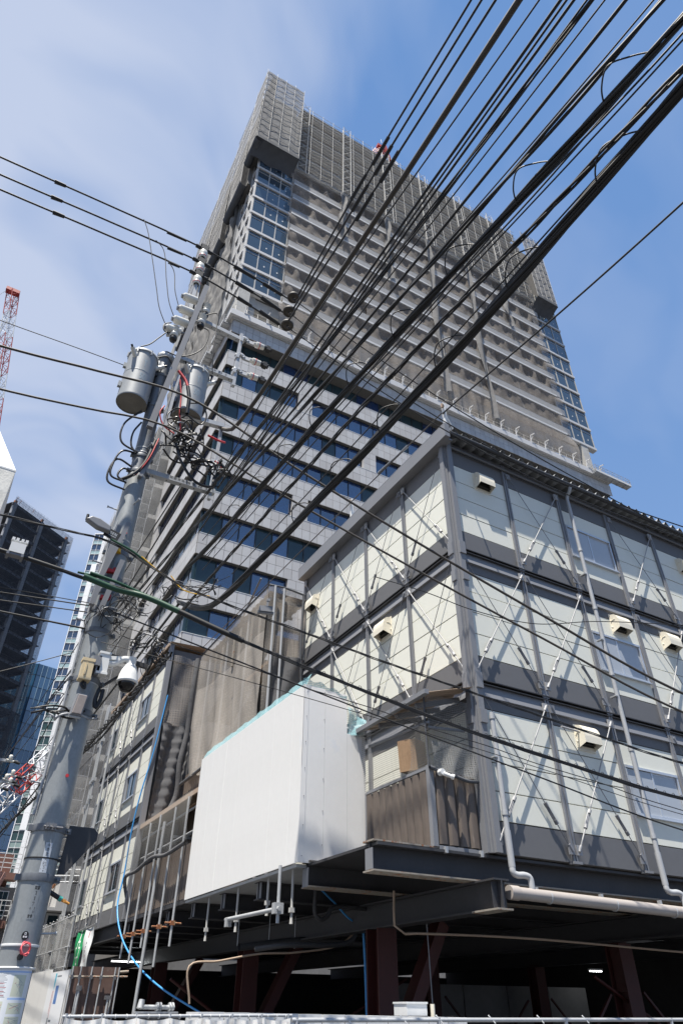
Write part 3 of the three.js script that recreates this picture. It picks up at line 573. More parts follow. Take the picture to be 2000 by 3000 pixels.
{
  // left face runs away along -z: turn so that local x points to -z and local z to -x ... built mirrored from the far end
  const n = 4, L = n * BAYR;
  facade(office, X0, Z0 - L, -Math.PI / 2, n, BAYR, SB, ST, 3, { first: 0, last: n - 1, braces: [[2, 0, -1], [2, 1, -1], [2, 2, -1], [2, 3, -1], [1, 1, -1], [1, 2, -1], [1, 3, -1]] });
  obj('wall_core', [BB(X0 + 0.2, X0 + 8 * BAYR, SB, SB + 3 * ST + 0.15, Z0 - L, Z0 - 0.2)], M.mortar, office);
  obj('wall', [BB(X0, X0 + 8 * BAYR, SB, SB + 3 * ST, Z0 - L - 0.15, Z0 - L)], M.slate, office);
  // corner post
  obj('post', [BB(X0 - 0.12, X0 - 0.02, SB, 12.5, Z0 - 0.1, Z0 + 0.025), BB(X0 - 0.025, X0 + 0.1, SB, 12.498, Z0 + 0.02, Z0 + 0.12), BB(X0 - 0.06, X0 + 0.02, SB, 12.496, Z0 - 0.02, Z0 + 0.06)], M.steelgrey, office);
  for (const y of [6.35, 9.3]) for (const b of [[X0 - 0.15, X0 - 0.11, y - 0.65, y - 0.4, Z0 - 0.1, Z0 + 0.03], [X0 - 0.03, X0 + 0.12, y - 0.65, y - 0.4, Z0 + 0.11, Z0 + 0.15], [X0 - 0.15, X0 - 0.11, y, y + 0.3, Z0 - 0.12, Z0 + 0.03], [X0 - 0.03, X0 + 0.12, y, y + 0.3, Z0 + 0.11, Z0 + 0.15]]) obj('splice_plate', [BB(...b)], M.steelgrey, office);
  // roof: folded sheet, gutter, verge
  const x1 = X0 + 8 * BAYR + 0.3, prof = (u) => { const f = (u % 0.3) / 0.3; return f < 0.15 ? 0 : f < 0.45 ? (f - 0.15) / 0.3 : f < 0.6 ? 1 : f < 0.9 ? 1 - (f - 0.6) / 0.3 : 0; };
  const nx = Math.round((x1 - X0 + 0.1) / 0.03);
  const roof = obj('roof', [Sh((u, v) => { const x = lerp(X0 - 0.1, x1, u); return [x, 12.60 + 0.13 * prof(x - X0 + 0.1) + v * 0.35, lerp(Z0 + 0.36, Z0 - L, v)]; }, nx, 2), Sh((u, v) => { const x = lerp(X0 - 0.1, x1, u); return [x, 12.585 + 0.13 * prof(x - X0 + 0.1) + v * 0.35, lerp(Z0 + 0.355, Z0 - L, v)]; }, nx, 2)], M.roof, office);
  obj('gutter', [Cy([X0 - 0.1, 12.54, Z0 + 0.34], [x1, 12.54, Z0 + 0.34], 0.055, 0.055, 10), BB(X0 - 0.1, x1, 12.50, 12.57, Z0 + 0.30, Z0 + 0.33)], M.darksteel, roof);
  obj('eave_beam', [BB(X0, x1, 12.34, 12.56, Z0 - 0.1, Z0 + 0.03), Cy([X0, 12.36, Z0 + 0.09], [x1, 12.36, Z0 + 0.09], 0.03)], M.slate, office);
  obj('verge', [BB(X0 - 0.26, X0 - 0.12, 12.36, 12.74, Z0 - L - 0.1, Z0 + 0.38), BB(X0 - 0.262, X0 - 0.05, 12.742, 12.76, Z0 - L - 0.1, Z0 + 0.38), BB(X0 - 0.12, X0, 12.362, 12.4, Z0 - L - 0.1, Z0 + 0.3)], M.steelgrey, office);
  for (const [x, y] of [[8.95, 11.42], [16.15, 11.35], [12.6, 8.62], [14.35, 8.62], [10.62, 5.66]]) hood(office, x, y, Z0 + 0.012, 0);
  hood(office, X0 - 0.012, 8.55, -11.72, -Math.PI / 2);
  hood(office, X0 - 0.012, 11.0, -15.4, -Math.PI / 2);
  // downpipes
  const dp = (x, top, j) => {
    obj('downpipe', [...(top > 12 ? [Tu([[x, 12.5, Z0 + 0.34], [x, 12.4, Z0 + 0.3], [x, 12.25, Z0 + 0.17], [x, 12.0, Z0 + 0.16]], 0.045, 14, 10)] : []), Cy([x, Math.min(12.0, top), Z0 + 0.16], [x, 3.9, Z0 + 0.16], 0.045, 0.045, 12), Cy([x, 3.95, Z0 + 0.16], [x, 3.42, Z0 + 0.16], 0.055, 0.055, 12), Tu([[x, 3.45, Z0 + 0.16], [x, 3.34, Z0 + 0.17], [x + 0.06, 3.31, Z0 + 0.19], [x + 0.18, 3.31, Z0 + 0.22], [x + 0.26, 3.28, Z0 + 0.24], [x + 0.27, 3.14, Z0 + 0.25], [x + 0.27, 3.04, Z0 + 0.25]], 0.05, 30, 10)], M.pvc, office);
    obj('pipe_collar', [4.2, 5.8, 7.4, 9.0, 10.6].filter((y) => y < top).map((y) => Cy([x, y - 0.02, Z0 + 0.16], [x, y + 0.05, Z0 + 0.16], 0.056, 0.056, 12)).concat([5.1, 6.9, 8.2, 9.9].filter((y) => y < top).map((y) => BB(x - 0.1, x - 0.03, y, y + 0.025, Z0 + 0.05, Z0 + 0.2))), M.galv, office);
  };
  dp(11.75, 12.6); dp(8.16, 5.9);
  obj('drain_pipe', [Cy([7.98, 3.05, Z0 + 0.25], [24, 2.86, Z0 + 0.25], 0.088, 0.088, 18), Cy([7.94, 3.05, Z0 + 0.25], [8.12, 3.048, Z0 + 0.25], 0.1, 0.1, 18)], M.pvcpink, office);
  for (const x of [8.75, 10.2, 11.65, 13.1, 14.6, 16]) obj('pipe_hanger', [Cy([x, 3.1, Z0 + 0.13], [x, 2.97, Z0 + 0.25], 0.012), Cy([x - 0.012, 3.04 - (x - 8) * 0.012, Z0 + 0.25], [x + 0.012, 3.04 - (x - 8) * 0.012, Z0 + 0.25], 0.094, 0.094, 16), Bx(0.05, 0.16, 0.06, x - 0.1, 3.1, Z0 + 0.1), Bar([x - 0.1, 3.1, Z0 + 0.1], [x, 2.98, Z0 + 0.25], 0.02, 0.02)], M.galv, office);
  obj('conduit', [Cy([9.95, 5.98, Z0 + 0.1], [10.9, 5.95, Z0 + 0.1], 0.02)], M.rodwhite, office);
}
for (const [x, z, lab] of [[7.9, -8.75, 'white steel wire mast with two stays on the front roof corner'], [7.9, -13.2, 'short white wire mast behind the roof edge of the site office']]) {
  const t = thing('roof_mast', lab, 'mast', [x, 12.7, z], 0, 'wire masts on the office roof');
  obj('mast', [Bar([0, -0.1, 0], [0, 0.95, 0], 0.09, 0.06, [1, 0, 0])], M.whitepaint, t);
  for (const d of [0.35, 0.55]) obj('stay', [Bar([0.02, 0.6, 0], [d, -0.05, -0.15], 0.035, 0.035)], M.whitepaint, t);
  obj('insulator', [Bx(0.05, 0.12, 0.05, -0.06, 0.85, 0.02), Cy([-0.05, 0.8, 0.06], [-0.12, 0.75, 0.12], 0.02)], M.tanroof, t);
}
const wing = thing('site_office_wing', 'far cream and grey office wing on the lane, left of the netted stairs', 'building', [0, 0, 0]);
{
  const n = 5, bay = 1.53, zr = -22.1, L = n * bay;
  facade(wing, XW, zr - L, -Math.PI / 2, n, bay, 3.62, 2.78, 3, { windows: [[0, 3, 1], [1, 3, 1], [2, 3, 1], [0, 0, 1], [1, 0, 1], [2, 0, 1]], braces: [[0, 2, 1], [0, 1, 1], [1, 2, 1], [1, 1, 1], [2, 2, 1], [2, 1, 1]] });
  obj('wall_core', [BB(XW + 0.2, 20, 3.62, 12.0, zr - L, zr - 0.15)], M.mortar, wing);
  obj('wall', [BB(XW, 9, 3.62, 12.0, zr - L - 0.1, zr - L)], M.slate, wing);
  obj('end_post', [BB(XW - 0.1, XW + 0.06, 3.62, 12.1, zr - 0.06, zr + 0.1)], M.steelgrey, wing);
  obj('wall', [BB(XW + 0.06, 9, 3.62, 12.0, zr - 0.15, zr - 0.06)], M.slate, wing);
  obj('roof', [Sh((u, v) => { const z = lerp(zr + 0.2, zr - L - 0.2, u); return [XW - 0.12 + v * 8, 12.12 + 0.06 * Math.abs(((z * 4) % 1)) + v * 0.3, z]; }, 90, 2), BB(XW - 0.16, XW - 0.12, 12.0, 12.14, zr - L - 0.2, zr + 0.2)], M.tanroof, wing);
  obj('downpipe', [Cy([XW - 0.14, 11.9, -28.6], [XW - 0.14, 3.3, -28.6], 0.05, 0.05, 10)], M.pvc, wing);
  obj('scaffold_pole', [-30.0, -30.25, -30.5].flatMap((z) => [Cy([XW - 0.25, 2.9, z], [XW - 0.25, 12.5, z], 0.03)]), M.galv, wing);
  obj('clamp', [4.3, 6.5, 8.4, 9.3, 10.9].flatMap((y) => [-30, -30.25, -30.5].map((z) => Bx(0.14, 0.14, 0.14, XW - 0.25, y + rr(-.2, .2), z))), M.galv, wing);
  obj('lattice_gate', Array.from({ length: 10 }, (_, i) => Bar([XW - 0.05, 3.4, -30.3 - i * 0.18], [XW - 0.05, 5.6, -30.0 - i * 0.18], 0.02, 0.02)), M.darksteel, wing);
}
// ---------- netted stairs, white hoarding box, netted porch ----------
const corr = (a, b, y0, y1, depth, pitch, out) => { // vertical corrugated sheet from a to b (xz), bulging to out
  const L = Math.hypot(b[0] - a[0], b[1] - a[1]), n = Math.max(8, Math.round(L / pitch * 8));
  return Sh((u, v) => { const f = ((u * L) / pitch) % 1, d = depth * (f < 0.1 ? f / 0.1 : f < 0.8 ? 1 - 0.12 * Math.sin((f - 0.1) / 0.7 * Math.PI) * -1 : f < 0.9 ? (0.9 - f) / 0.1 : 0); return [lerp(a[0], b[0], u) + out[0] * d, lerp(y0, y1, v), lerp(a[1], b[1], u) + out[1] * d]; }, n, 1);
};
const stairs = thing('stair_enclosure', 'tall external stair wrapped in brown mesh netting between the two site offices', 'stair enclosure', [0, 0, 0]);
{
  const xf = 6.65, zr = -15.9, zl = -21.6, yt = 11.75, t = stairs;
  for (const [va, vb, mm] of [[0, 0.36, M.netsheer], [0.36, 1, M.netbrown]]) obj('front_net', [Sh((u, w) => { const v = lerp(va, vb, w), z = lerp(zr, zl, u), y = lerp(yt, 7.55, v); return [xf - 0.10 * Math.sin(u * 9) * Math.sin(v * 3) - 0.12 * v * Math.sin(u * 21 + v * 3) - 0.05 * Math.sin(u * 47 + v * 8) * v, y + 0.08 * Math.sin(u * 15) * v - 0.25 * u * v * v, z]; }, 50, 16)], mm, t);
  obj('side_net', [Sh((u, v) => [lerp(xf, X0 - 0.1, u), lerp(yt + 0.05, 7.3, v), zr + 0.03 * Math.sin(u * 12 + v * 9) - 0.1 * Math.sin(v * 20) * u * u * 0.4], 18, 24)], M.netsheer, t);
  obj('dark_net', [Sh((u, v) => [lerp(xf + 0.15, X0 - 0.2, u), lerp(9.6, 7.3, v), zr + 0.06 + 0.05 * Math.sin(u * 9 + v * 7)], 14, 14)], M.netdark, t);
  obj('net_hem', [Tu([[xf, yt, zr], [7.1, yt + 0.03, zr + 0.02], [X0 - 0.1, yt - 0.02, zr]], 0.03, 20), Tu([[xf, yt, zr], [xf, yt + 0.02, -18], [xf, yt, zl]], 0.03, 20), Tu([[X0 - 0.15, yt, zr], [X0 - 0.2, 10, zr + 0.05], [X0 - 0.12, 8.6, zr], [X0 - 0.2, 7.4, zr + 0.05]], 0.035, 30), Tu([[xf - 0.1, 7.5, -17], [xf - 0.1, 7.4, -19], [xf - 0.12, 7.3, zl]], 0.05, 24)], M.darkcloth, t);
  obj('dark_net', [Sh((u, v) => [lerp(XW + 0.1, xf + 0.3, u), lerp(11.7, 9.2, v), -21.95 + 0.06 * Math.sin(u * 8 + v * 5)], 12, 12)], M.net, t);
  obj('dark_net', [Sh((u, v) => [lerp(XW + 0.1, xf + 0.1, u), lerp(9.25, 6.1, v), -21.9 + 0.08 * Math.sin(u * 11 + v * 4) - 0.03 * Math.sin(v * 60)], 14, 30)], M.netdark, t);
  obj('rolled_net', [Tu([[xf - 0.1, 11.6, -21.65], [xf - 0.15, 10.4, -21.6], [xf - 0.1, 9, -21.7], [xf - 0.2, 8, -21.7], [xf - 0.15, 7.0, -21.75], [xf - 0.4, 6.25, -21.8], [XW + 0.6, 6.05, -21.8], [XW + 0.15, 6.0, -21.8]], 0.09, 60, 10)], M.netdark, t);
  obj('roof', [Sh((u, v) => { const z = lerp(zr - 0.05, zl + 0.05, u); return [lerp(xf + 0.05, X0, v), 11.55 + 0.04 * (Math.abs((z * 3.3) % 1) > 0.5 ? 1 : 0), z]; }, 100, 1)], M.tanroof, t);
  obj('purlin', [0, 1, 2, 3, 4, 5, 6].map((i) => BB(xf + 0.1, X0, 11.4, 11.47, zr - 0.25 - i * 0.85, zr - 0.18 - i * 0.85)), M.slate, t);
  obj('roof', [Sh((u, v) => { const x = lerp(XW + 0.1, xf + 0.3, u); return [x, 11.5, lerp(-22.0, -24, v)]; }, 4, 2)], M.tanroof, t);
  obj('scaffold_pole', [[xf + 0.15, zr + 0.12], [xf + 0.45, zr + 0.1], [xf + 0.12, -17.6], [xf + 0.12, -19.3], [xf + 0.12, -20.9]].map(([x, z]) => Cy([x, 4, z], [x, 11.7, z], 0.035)), M.pvc, t);
  obj('wood_strip', [-16.6, -17.2, -18.1, -18.6, -19.6, -20.2].map((z) => BB(xf + 0.06, xf + 0.1, 10.2, 11.3, z - 0.05, z + 0.05)), M.flange, t);
  obj('wall_panel', [corr([xf + 0.25, zr - 0.25], [X0 - 0.15, zr - 0.25], 7.4, 10.3, 0.03, 0.16, [0, 1])], M.brownsheet, t);
  obj('corrugated_sheet', [corr([xf + 0.05, zr], [xf + 0.05, zl], 3.64, 7.6, 0.03, 0.18, [-1, 0])], M.brownsheet, t);
  // stair flights seen dimly inside
  for (let k = 0; k < 3; k++) obj('stair_flight', [Bar([7.3, 4 + k * 2.6, -20.8], [7.3, 6.4 + k * 2.6, -17], 0.9, 0.12, [0, 1, 0]), Cy([6.8, 5 + k * 2.6, -20.8], [6.8, 7.4 + k * 2.6, -17], 0.03)], M.slate, t);
  obj('stair_landing', [BB(6.8, X0, 9.3, 9.4, zr - 1.6, zr - 0.1), BB(6.8, X0, 6.4, 6.5, zl, zl + 1.4)], M.ply, t);
}
// hood and wires inside are part of the office; the low landing porch on the lane
const landing = thing('landing_porch', 'low scaffold landing with fine net over brown corrugated sheets, left of the white box', 'scaffold', [0, 0, 0]);
{
  const t = landing, zr = -16.85, zl = -22.1, x = XW;
  for (let i = 0; i < 7; i++) { const a = lerp(zr, zl, i / 7), b = lerp(zr, zl, (i + 1) / 7); obj('corrugated_sheet', [corr([x, a - 0.012], [x, b + 0.012], 3.66, 4.85, 0.025, 0.15, [-1, 0])], M.brownsheet, t); }
  obj('net', [Sh((u, v) => { const z = lerp(zr, zl, u); return [x - 0.2 - 0.07 * Math.sin(v * 3) * (1 + 0.5 * Math.sin(u * 20)), lerp(6.0 + 0.02 * Math.sin(u * 9), 4.78 + 0.05 * Math.sin(u * 14), v), z]; }, 40, 10), Sh((u, v) => [x + u * 0.9, lerp(6.0, 4.4, v), zl - 0.05 + 0.06 * Math.sin(v * 8)], 8, 8)], M.netgrid, t);
  obj('net_hem', [Tu([[x - 0.24, 4.8, zr], [x - 0.27, 4.72, -18.2], [x - 0.24, 4.84, -19.5], [x - 0.25, 4.7, -20.8], [x - 0.22, 4.62, zl], [x - 0.05, 4.2, zl - 0.1]], 0.05, 40, 8)], M.netdark, t);
  obj('roof', [Sh((u, v) => { const z = lerp(zr, zl, u); return [lerp(x - 0.05, x + 1.2, v), 6.05 - 0.03 * v + 0.04 * (Math.abs((z * 3) % 1) > 0.5 ? 1 : 0) + 0.35 * v, z]; }, 60, 1), BB(x - 0.06, x - 0.02, 5.98, 6.1, zl, zr)], M.tanroof, t);
  obj('rail', [BB(x + 0.1, x + 1.1, 5.3, 5.36, zr - 2.3, zr - 2.25), Cy([x + 0.1, 5.75, zr], [x + 0.1, 5.7, zl], 0.03), Cy([x + 0.15, 5.2, zr], [x + 0.15, 5.2, zl], 0.03), Cy([x + 0.9, 5.6, zr], [x + 0.9, 5.6, zl], 0.03)], M.galv, t);
  for (const [z, y0, y1] of [[-17.4, 2.75, 5.95], [-18.4, 2.4, 5.9], [-19.7, 2.85, 5.95], [-20.6, 2.55, 5.9], [-21.5, 2.7, 4.7]]) obj('scaffold_pole', [Cy([x - 0.12, y0, z], [x - 0.12, y1, z], 0.03)], M.galv, t);
  obj('scaffold_pole', [Cy([x - 0.14, 1.5, -19.35], [x - 0.1, 5.7, -19.3], 0.045)], M.galv, t);
  obj('clamp', [-17.4, -18.4, -19.7, -20.6, -21.5].flatMap((z) => [Cy([x - 0.3, 3.2, z], [x + 0.1, 3.2, z], 0.02), Bx(0.1, 0.09, 0.09, x - 0.12, 3.2, z)]), M.rust, t);
  obj('floor_beam', [BB(x - 0.02, x + 0.1, 3.56, 3.66, zl, zr), BB(x + 0.1, x + 1.5, 3.6, 3.64, zl, zr)], M.beam, t);
  obj('board', [BB(x + 0.2, x + 1.3, 5.9, 5.94, -18.4, -17)], M.ply, t);
}
{ const p = Tu([[5.75, 10.2, -21.9], [5.6, 8.2, -21.95], [5.45, 7.0, -22.0], [5.4, 6.0, -22.1], [5.42, 4.8, -22.15], [5.35, 4.0, -22.0], [5.4, 3.3, -21.4], [5.6, 2.7, -20.6], [6.0, 2.1, -19.4], [6.8, 1.5, -18], [7.4, 1.1, -17.2]], 0.022, 90, 8); one('water_hose', 'long blue water hose hanging from the stair down into the dark under the deck', 'hose', [p], M.blue); }
const box = thing('hoarding_box', 'large plain white sheet steel hoarding box jutting out over the pavement', 'hoarding', [0, 0, 0]);
{
  const t = box, x = 5.58, zc = -11.15, yb = 3.6, zl = -16.82, yt = 6.72, n = 13;
  const w = (zc - zl) / n, g = ready([Ex([[-w / 2 + 0.003, 0], [w / 2 - 0.003, 0], [w / 2 - 0.003, yt - yb], [-w / 2 + 0.003, yt - yb]], 0.012, 0.003)]);
  for (let i = 0; i < n; i++) { const m = new THREE.Mesh(g, M.white); m.name = 'sheet_panel'; m.rotation.y = -Math.PI / 2; m.rotation.x = 0; m.position.set(x + rr(-0.002, 0.002), yb, zc - w * (i + 0.5)); m.rotation.y += rr(-0.004, 0.004); m.castShadow = m.receiveShadow = true; t.add(m); }
  obj('corner_trim', [BB(x - 0.016, x + 0.09, yb - 0.005, yt + 0.01, zc - 0.005, zc + 0.018), BB(x - 0.018, x - 0.01, yb - 0.005, yt + 0.01, zc - 0.1, zc + 0.018)], M.white, t);
  for (const [a, b, y] of [[0.09, 0.46, yt], [0.463, 0.95, yt - 0.02], [0.953, 1.36, 5.92]]) obj('sheet_panel', [BB(x + a, x + b, yb, y, zc - 0.01, zc + 0.008 + rr(0, 0.004))], M.white, t);
  obj('screw', Array.from({ length: 6 }, (_, i) => mv(new THREE.CylinderGeometry(0.006, 0.006, 0.012, 8).rotateX(Math.PI / 2), x + 0.44, yb + 0.3 + i * 0.55, zc + 0.018)).concat(Array.from({ length: 7 }, (_, i) => mv(new THREE.CylinderGeometry(0.006, 0.006, 0.014, 8).rotateX(Math.PI / 2), x + 0.05, yb + 0.1 + i * 0.48, zc + 0.022))), M.rod, t);
  obj('blue_net', [Sh((u, v) => [x + 0.02 + 0.10 * v, yt + 0.0 + 0.24 * v + 0.015 * Math.sin(u * 40 + v * 3) * v + 0.01 * Math.sin(u * 90), lerp(zc + 0.05, zl - 0.05, u)], 60, 6), Sh((u, v) => [x - 0.05 + u * 1.0, yt + 0.12 - 0.2 * u * u - 0.16 * v + 0.03 * Math.sin(u * 20), zc + 0.03 - 0.06 * v], 24, 4), Sh((u, v) => [x + 0.96 + 0.4 * u, lerp(6.45 - 0.2 * u, 5.9, v), zc + 0.02 + 0.05 * Math.sin(u * 7 + v * 5)], 10, 8)], M.netblue, t);
  obj('grey_net', [Sh((u, v) => [x + 0.96 + 0.42 * u, lerp(6.42 - 0.3 * u, 5.7, v), zc - 0.05 + 0.05 * Math.sin(u * 7 + v * 5)], 10, 8)], M.netgrid, t);
  obj('frame', [BB(x + 0.03, x + 0.06, yb, yt - 0.05, zl, zl + 0.04), ...[4, 5.2, 6.5].map((y) => BB(x + 0.03, x + 0.07, y, y + 0.05, zl, zc - 0.05)), Cy([6.6, 6.1, zc - 0.4], [7.2, 6.3, zc - 0.4], 0.05), Cy([6.5, 5.9, zc - 0.3], [7.0, 5.95, zc - 0.3], 0.05), Cy([6.75, 5.6, zc - 0.2], [6.75, 6.4, zc - 0.2], 0.05), BB(x + 0.02, x + 1.3, yb - 0.06, yb - 0.01, zl, zc - 0.1)], M.galv, t);
  for (const [z, y] of [[-11.6, 2.75], [-12.6, 2.95], [-14.0, 2.8], [-15.6, 2.75]]) obj('prop_pole', [Cy([x + 0.14, y, z], [x + 0.14, 3.6, z], 0.022), Bx(0.08, 0.07, 0.07, x + 0.14, y + 0.2, z), Cy([x + 0.14, y, z], [x + 0.14, y + 0.1, z], 0.03, 0.022)], M.tubegrey, t);
  obj('prop_pole', [Cy([5.45, 2.95, -11.5], [5.35, 2.95, -13.6], 0.035), Cy([5.47, 2.75, -11.6], [5.47, 3.6, -11.6], 0.03), Bx(0.16, 0.16, 0.12, 5.46, 2.96, -11.6), Bx(0.1, 0.14, 0.1, 5.36, 2.9, -13.5)], M.galv, t);
}
const porch = thing('netted_porch', 'corner porch of brown corrugated sheets with grey mesh above, beside the white box', 'porch', [0, 0, 0]);
{
  const t = porch, x = 6.9, zf = -9.08, zl = -11.0, xr = 7.82, ym = 4.83, yt = 6.03;
  for (let i = 0; i < 3; i++) { const a = lerp(zf - 0.06, zl, i / 3), b = lerp(zf - 0.06, zl, (i + 1) / 3); obj('corrugated_sheet', [corr([x, a], [x, b], 3.66, ym - 0.05, 0.05, 0.215, [-1, 0])], M.brownsheet, t); }
  for (let i = 0; i < 2; i++) { const a = lerp(x + 0.06, xr, i / 2), b = lerp(x + 0.06, xr, (i + 1) / 2); obj('corrugated_sheet', [corr([a, zf], [b, zf], 3.68, ym - 0.05, 0.05, 0.215, [0, 1])], M.brownsheet, t); }
  for (const b of [[x - 0.05, x + 0.04, 3.64, ym + 0.03, zf - 0.04, zf + 0.05], [x - 0.04, x, 3.64, ym, zl - 0.05, zl], [xr, xr + 0.04, 3.64, 6.1, zf - 0.03, zf + 0.03]]) obj('post', [BB(...b)], M.steelgrey, t);
  for (const g of [BB(x - 0.045, x - 0.005, ym - 0.03, ym + 0.02, zl, zf - 0.05), BB(x + 0.05, xr, ym - 0.05, ym - 0.01, zf - 0.02, zf + 0.02), BB(x - 0.06, x + 0.05, 3.6, 3.66, zl, zf), BB(x + 0.05, xr + 0.1, 3.58, 3.66, zf - 0.05, zf + 0.05), Cy([x + 0.05, 5.7, zl], [x + 0.05, 5.6, zf], 0.025), Cy([x + 0.1, 5.55, zf - 0.1], [xr, 5.62, zf - 0.1], 0.025)]) obj('rail', [g], M.steelgrey, t);
  obj('bracket', [7.05, 7.75].map((q) => Bx(0.05, 0.09, 0.06, q, 3.6, zf + 0.07)), M.galv, t);
  obj('net', [Sh((u, v) => [lerp(x - 0.02, xr + 0.05, u), lerp(yt + 0.05, ym - 0.02 - 0.08 * u, v), zf + 0.05 + 0.06 * Math.sin(u * 9 + v * 4) * v * (1 - 0.4 * u) + 0.02 * Math.sin(u * 31) * v], 24, 16), Sh((u, v) => [x - 0.05 - 0.04 * Math.sin(u * 7 + v * 4) * v, lerp(yt - 0.08, ym, v), lerp(zf + 0.03, zl - 0.1, u)], 24, 16)], M.netgrid, t);
  obj('net_fold', [Sh((u, v) => [lerp(x, xr + 0.02, u), lerp(5.25, ym - 0.05 - 0.08 * u, v), zf + 0.11 + 0.07 * Math.sin(u * 13 + v * 3) * v], 24, 10)], M.netfold, t);
  obj('net_hem', [Tu([[x - 0.05, ym - 0.02, zf + 0.08], [7.3, ym - 0.09, zf + 0.1], [7.6, ym - 0.15, zf + 0.12], [xr + 0.05, ym - 0.12, zf + 0.1]], 0.03, 24), Tu([[xr + 0.05, yt, zf + 0.05], [xr + 0.1, 5.6, zf + 0.07], [xr + 0.02, 5.2, zf + 0.08], [xr + 0.07, 4.7, zf + 0.1]], 0.025, 24), Tu([[x - 0.04, yt, zf + 0.04], [x - 0.06, 5.4, zf + 0.05], [x - 0.05, ym, zf + 0.06]], 0.015, 16)], M.darkcloth, t);
  obj('roof', [Sh((u, v) => { const z = lerp(zf + 0.25, zl - 0.25, u), f = Math.abs((z * 3.4) % 1); return [lerp(x - 0.12, X0 - 0.1, v), 6.02 + 0.32 * v + 0.05 * (f > 0.55 ? 1 : 0), z]; }, 70, 2)], M.tanroof, t);
  obj('gutter', [Bar([x - 0.15, 6.02, zf + 0.28], [x - 0.15, 5.98, zl - 0.3], 0.09, 0.08)], M.steelgrey, t);
  for (const d of [0.2, 0.8, 1.4]) obj('rafter', [Bar([x - 0.05, 5.93, zf - d], [X0 - 0.1, 6.24, zf - d], 0.05, 0.09)], M.slate, t);
  obj('inner_wall', [BB(x + 0.3, X0 - 0.14, 3.64, 4.9, zl + 0.05, zl + 0.1)], M.slate, t);
}
{
  const t = thing('cardboard_box', 'brown cardboard box pressed against the porch net', 'box', [7.05, 4.92, -9.72], 0.5);
  obj('carton', [mv(Bx(0.42, 0.52, 0.34, 0, 0.26, 0), 0, 0, 0, 0, 0, 0.1)], M.ply, t); obj('tape', [mv(BB(-0.215, 0.215, 0.522, 0.526, -0.03, 0.03), 0, 0, 0, 0, 0, 0.1)], M.tanroof, t);
  const c = thing('security_camera', 'small white bullet camera on the porch corner post', 'camera', [7.03, 4.74, -8.98], 0);
  obj('mount', [Cy([0, 0, 0.0], [0, 0, 0.09], 0.055, 0.05, 18)], M.camwhite, c); obj('body', [Cy([0.02, -0.02, 0.06], [0.13, -0.07, 0.13], 0.035, 0.03, 14), Cy([0.13, -0.07, 0.13], [0.17, -0.085, 0.155], 0.042, 0.042, 14)], M.camwhite, c);
}
// ---------- the utility pole and what hangs on it ----------
function printTex(w, h, draw) {
  const c = document.createElement('canvas'); c.width = w; c.height = h; const g = c.getContext('2d'); draw(g, w, h);
  const t = new THREE.CanvasTexture(c); t.colorSpace = THREE.SRGBColorSpace; t.magFilter = THREE.LinearFilter; return t;
}
const printMat = (t, rough = 0.5, clear = false) => { const m = new THREE.MeshStandardMaterial({ map: t, roughness: rough, side: THREE.DoubleSide }); if (clear) { m.transparent = true; } return m; };
function raw(name, geo, m, parent) { const q = new THREE.Mesh(geo, m); q.name = name; q.castShadow = q.receiveShadow = true; parent.add(q); return q; }
const strokes = (g, s, x, y, k) => { g.beginPath(); for (const l of s) l.forEach(([a, b], i) => i ? g.lineTo(x + a * k, y + b * k) : g.moveTo(x + a * k, y + b * k)); g.stroke(); };
const KOU = [[[.3, .0], [.7, -.04]], [[.1, .2], [.9, .2]], [[.5, 0], [.5, .45]], [[.5, .2], [.1, .5]], [[.5, .2], [.9, .5]], [[.25, .55], [.75, .55], [.75, 1], [.25, 1], [.25, .55]], [[.25, .77], [.75, .77]]];
const UN = [[[.15, .05], [.85, .05]], [[.05, .2], [.95, .2], [.9, .35]], [[.05, .2], [.05, .35]], [[.5, .05], [.5, .45]], [[.25, .3], [.38, .32]], [[.62, .3], [.75, .32]], [[.25, .42], [.38, .43]], [[.62, .42], [.75, .43]], [[.2, .6], [.8, .6]], [[.05, .75], [.95, .75]], [[.5, .75], [.2, .98], [.8, .93]], [[.7, .85], [.85, 1]]];
const SHI = [[[.1, .2], [.9, .2]], [[.5, 0], [.5, .4]], [[.2, .42], [.78, .42], [.15, 1]], [[.3, .5], [.9, 1]]];
const KEI = [[[.1, .1], [.6, .1]], [[.2, .1], [.2, .55]], [[.45, .1], [.45, .55]], [[.05, .3], [.62, .3]], [[.75, .1], [.75, .45]], [[.9, .02], [.9, .55]], [[.15, .72], [.85, .72]], [[.5, .58], [.5, .98]], [[.05, .98], [.95, .98]]];
const JOU = [[[.5, 0], [.5, .95]], [[.5, .4], [.85, .4]], [[.05, .95], [.95, .95]]];
const PX = 1.23, PZ = -8.92;
const pole = thing('utility_pole', 'big galvanised steel utility pole with crossarms, clamps and step bolts', 'utility pole', [PX, 0, PZ]);
const PR = (y) => y < 8.55 ? lerp(0.192, 0.158, y / 8.55) : lerp(0.132, 0.115, (y - 8.55) / 3.1);
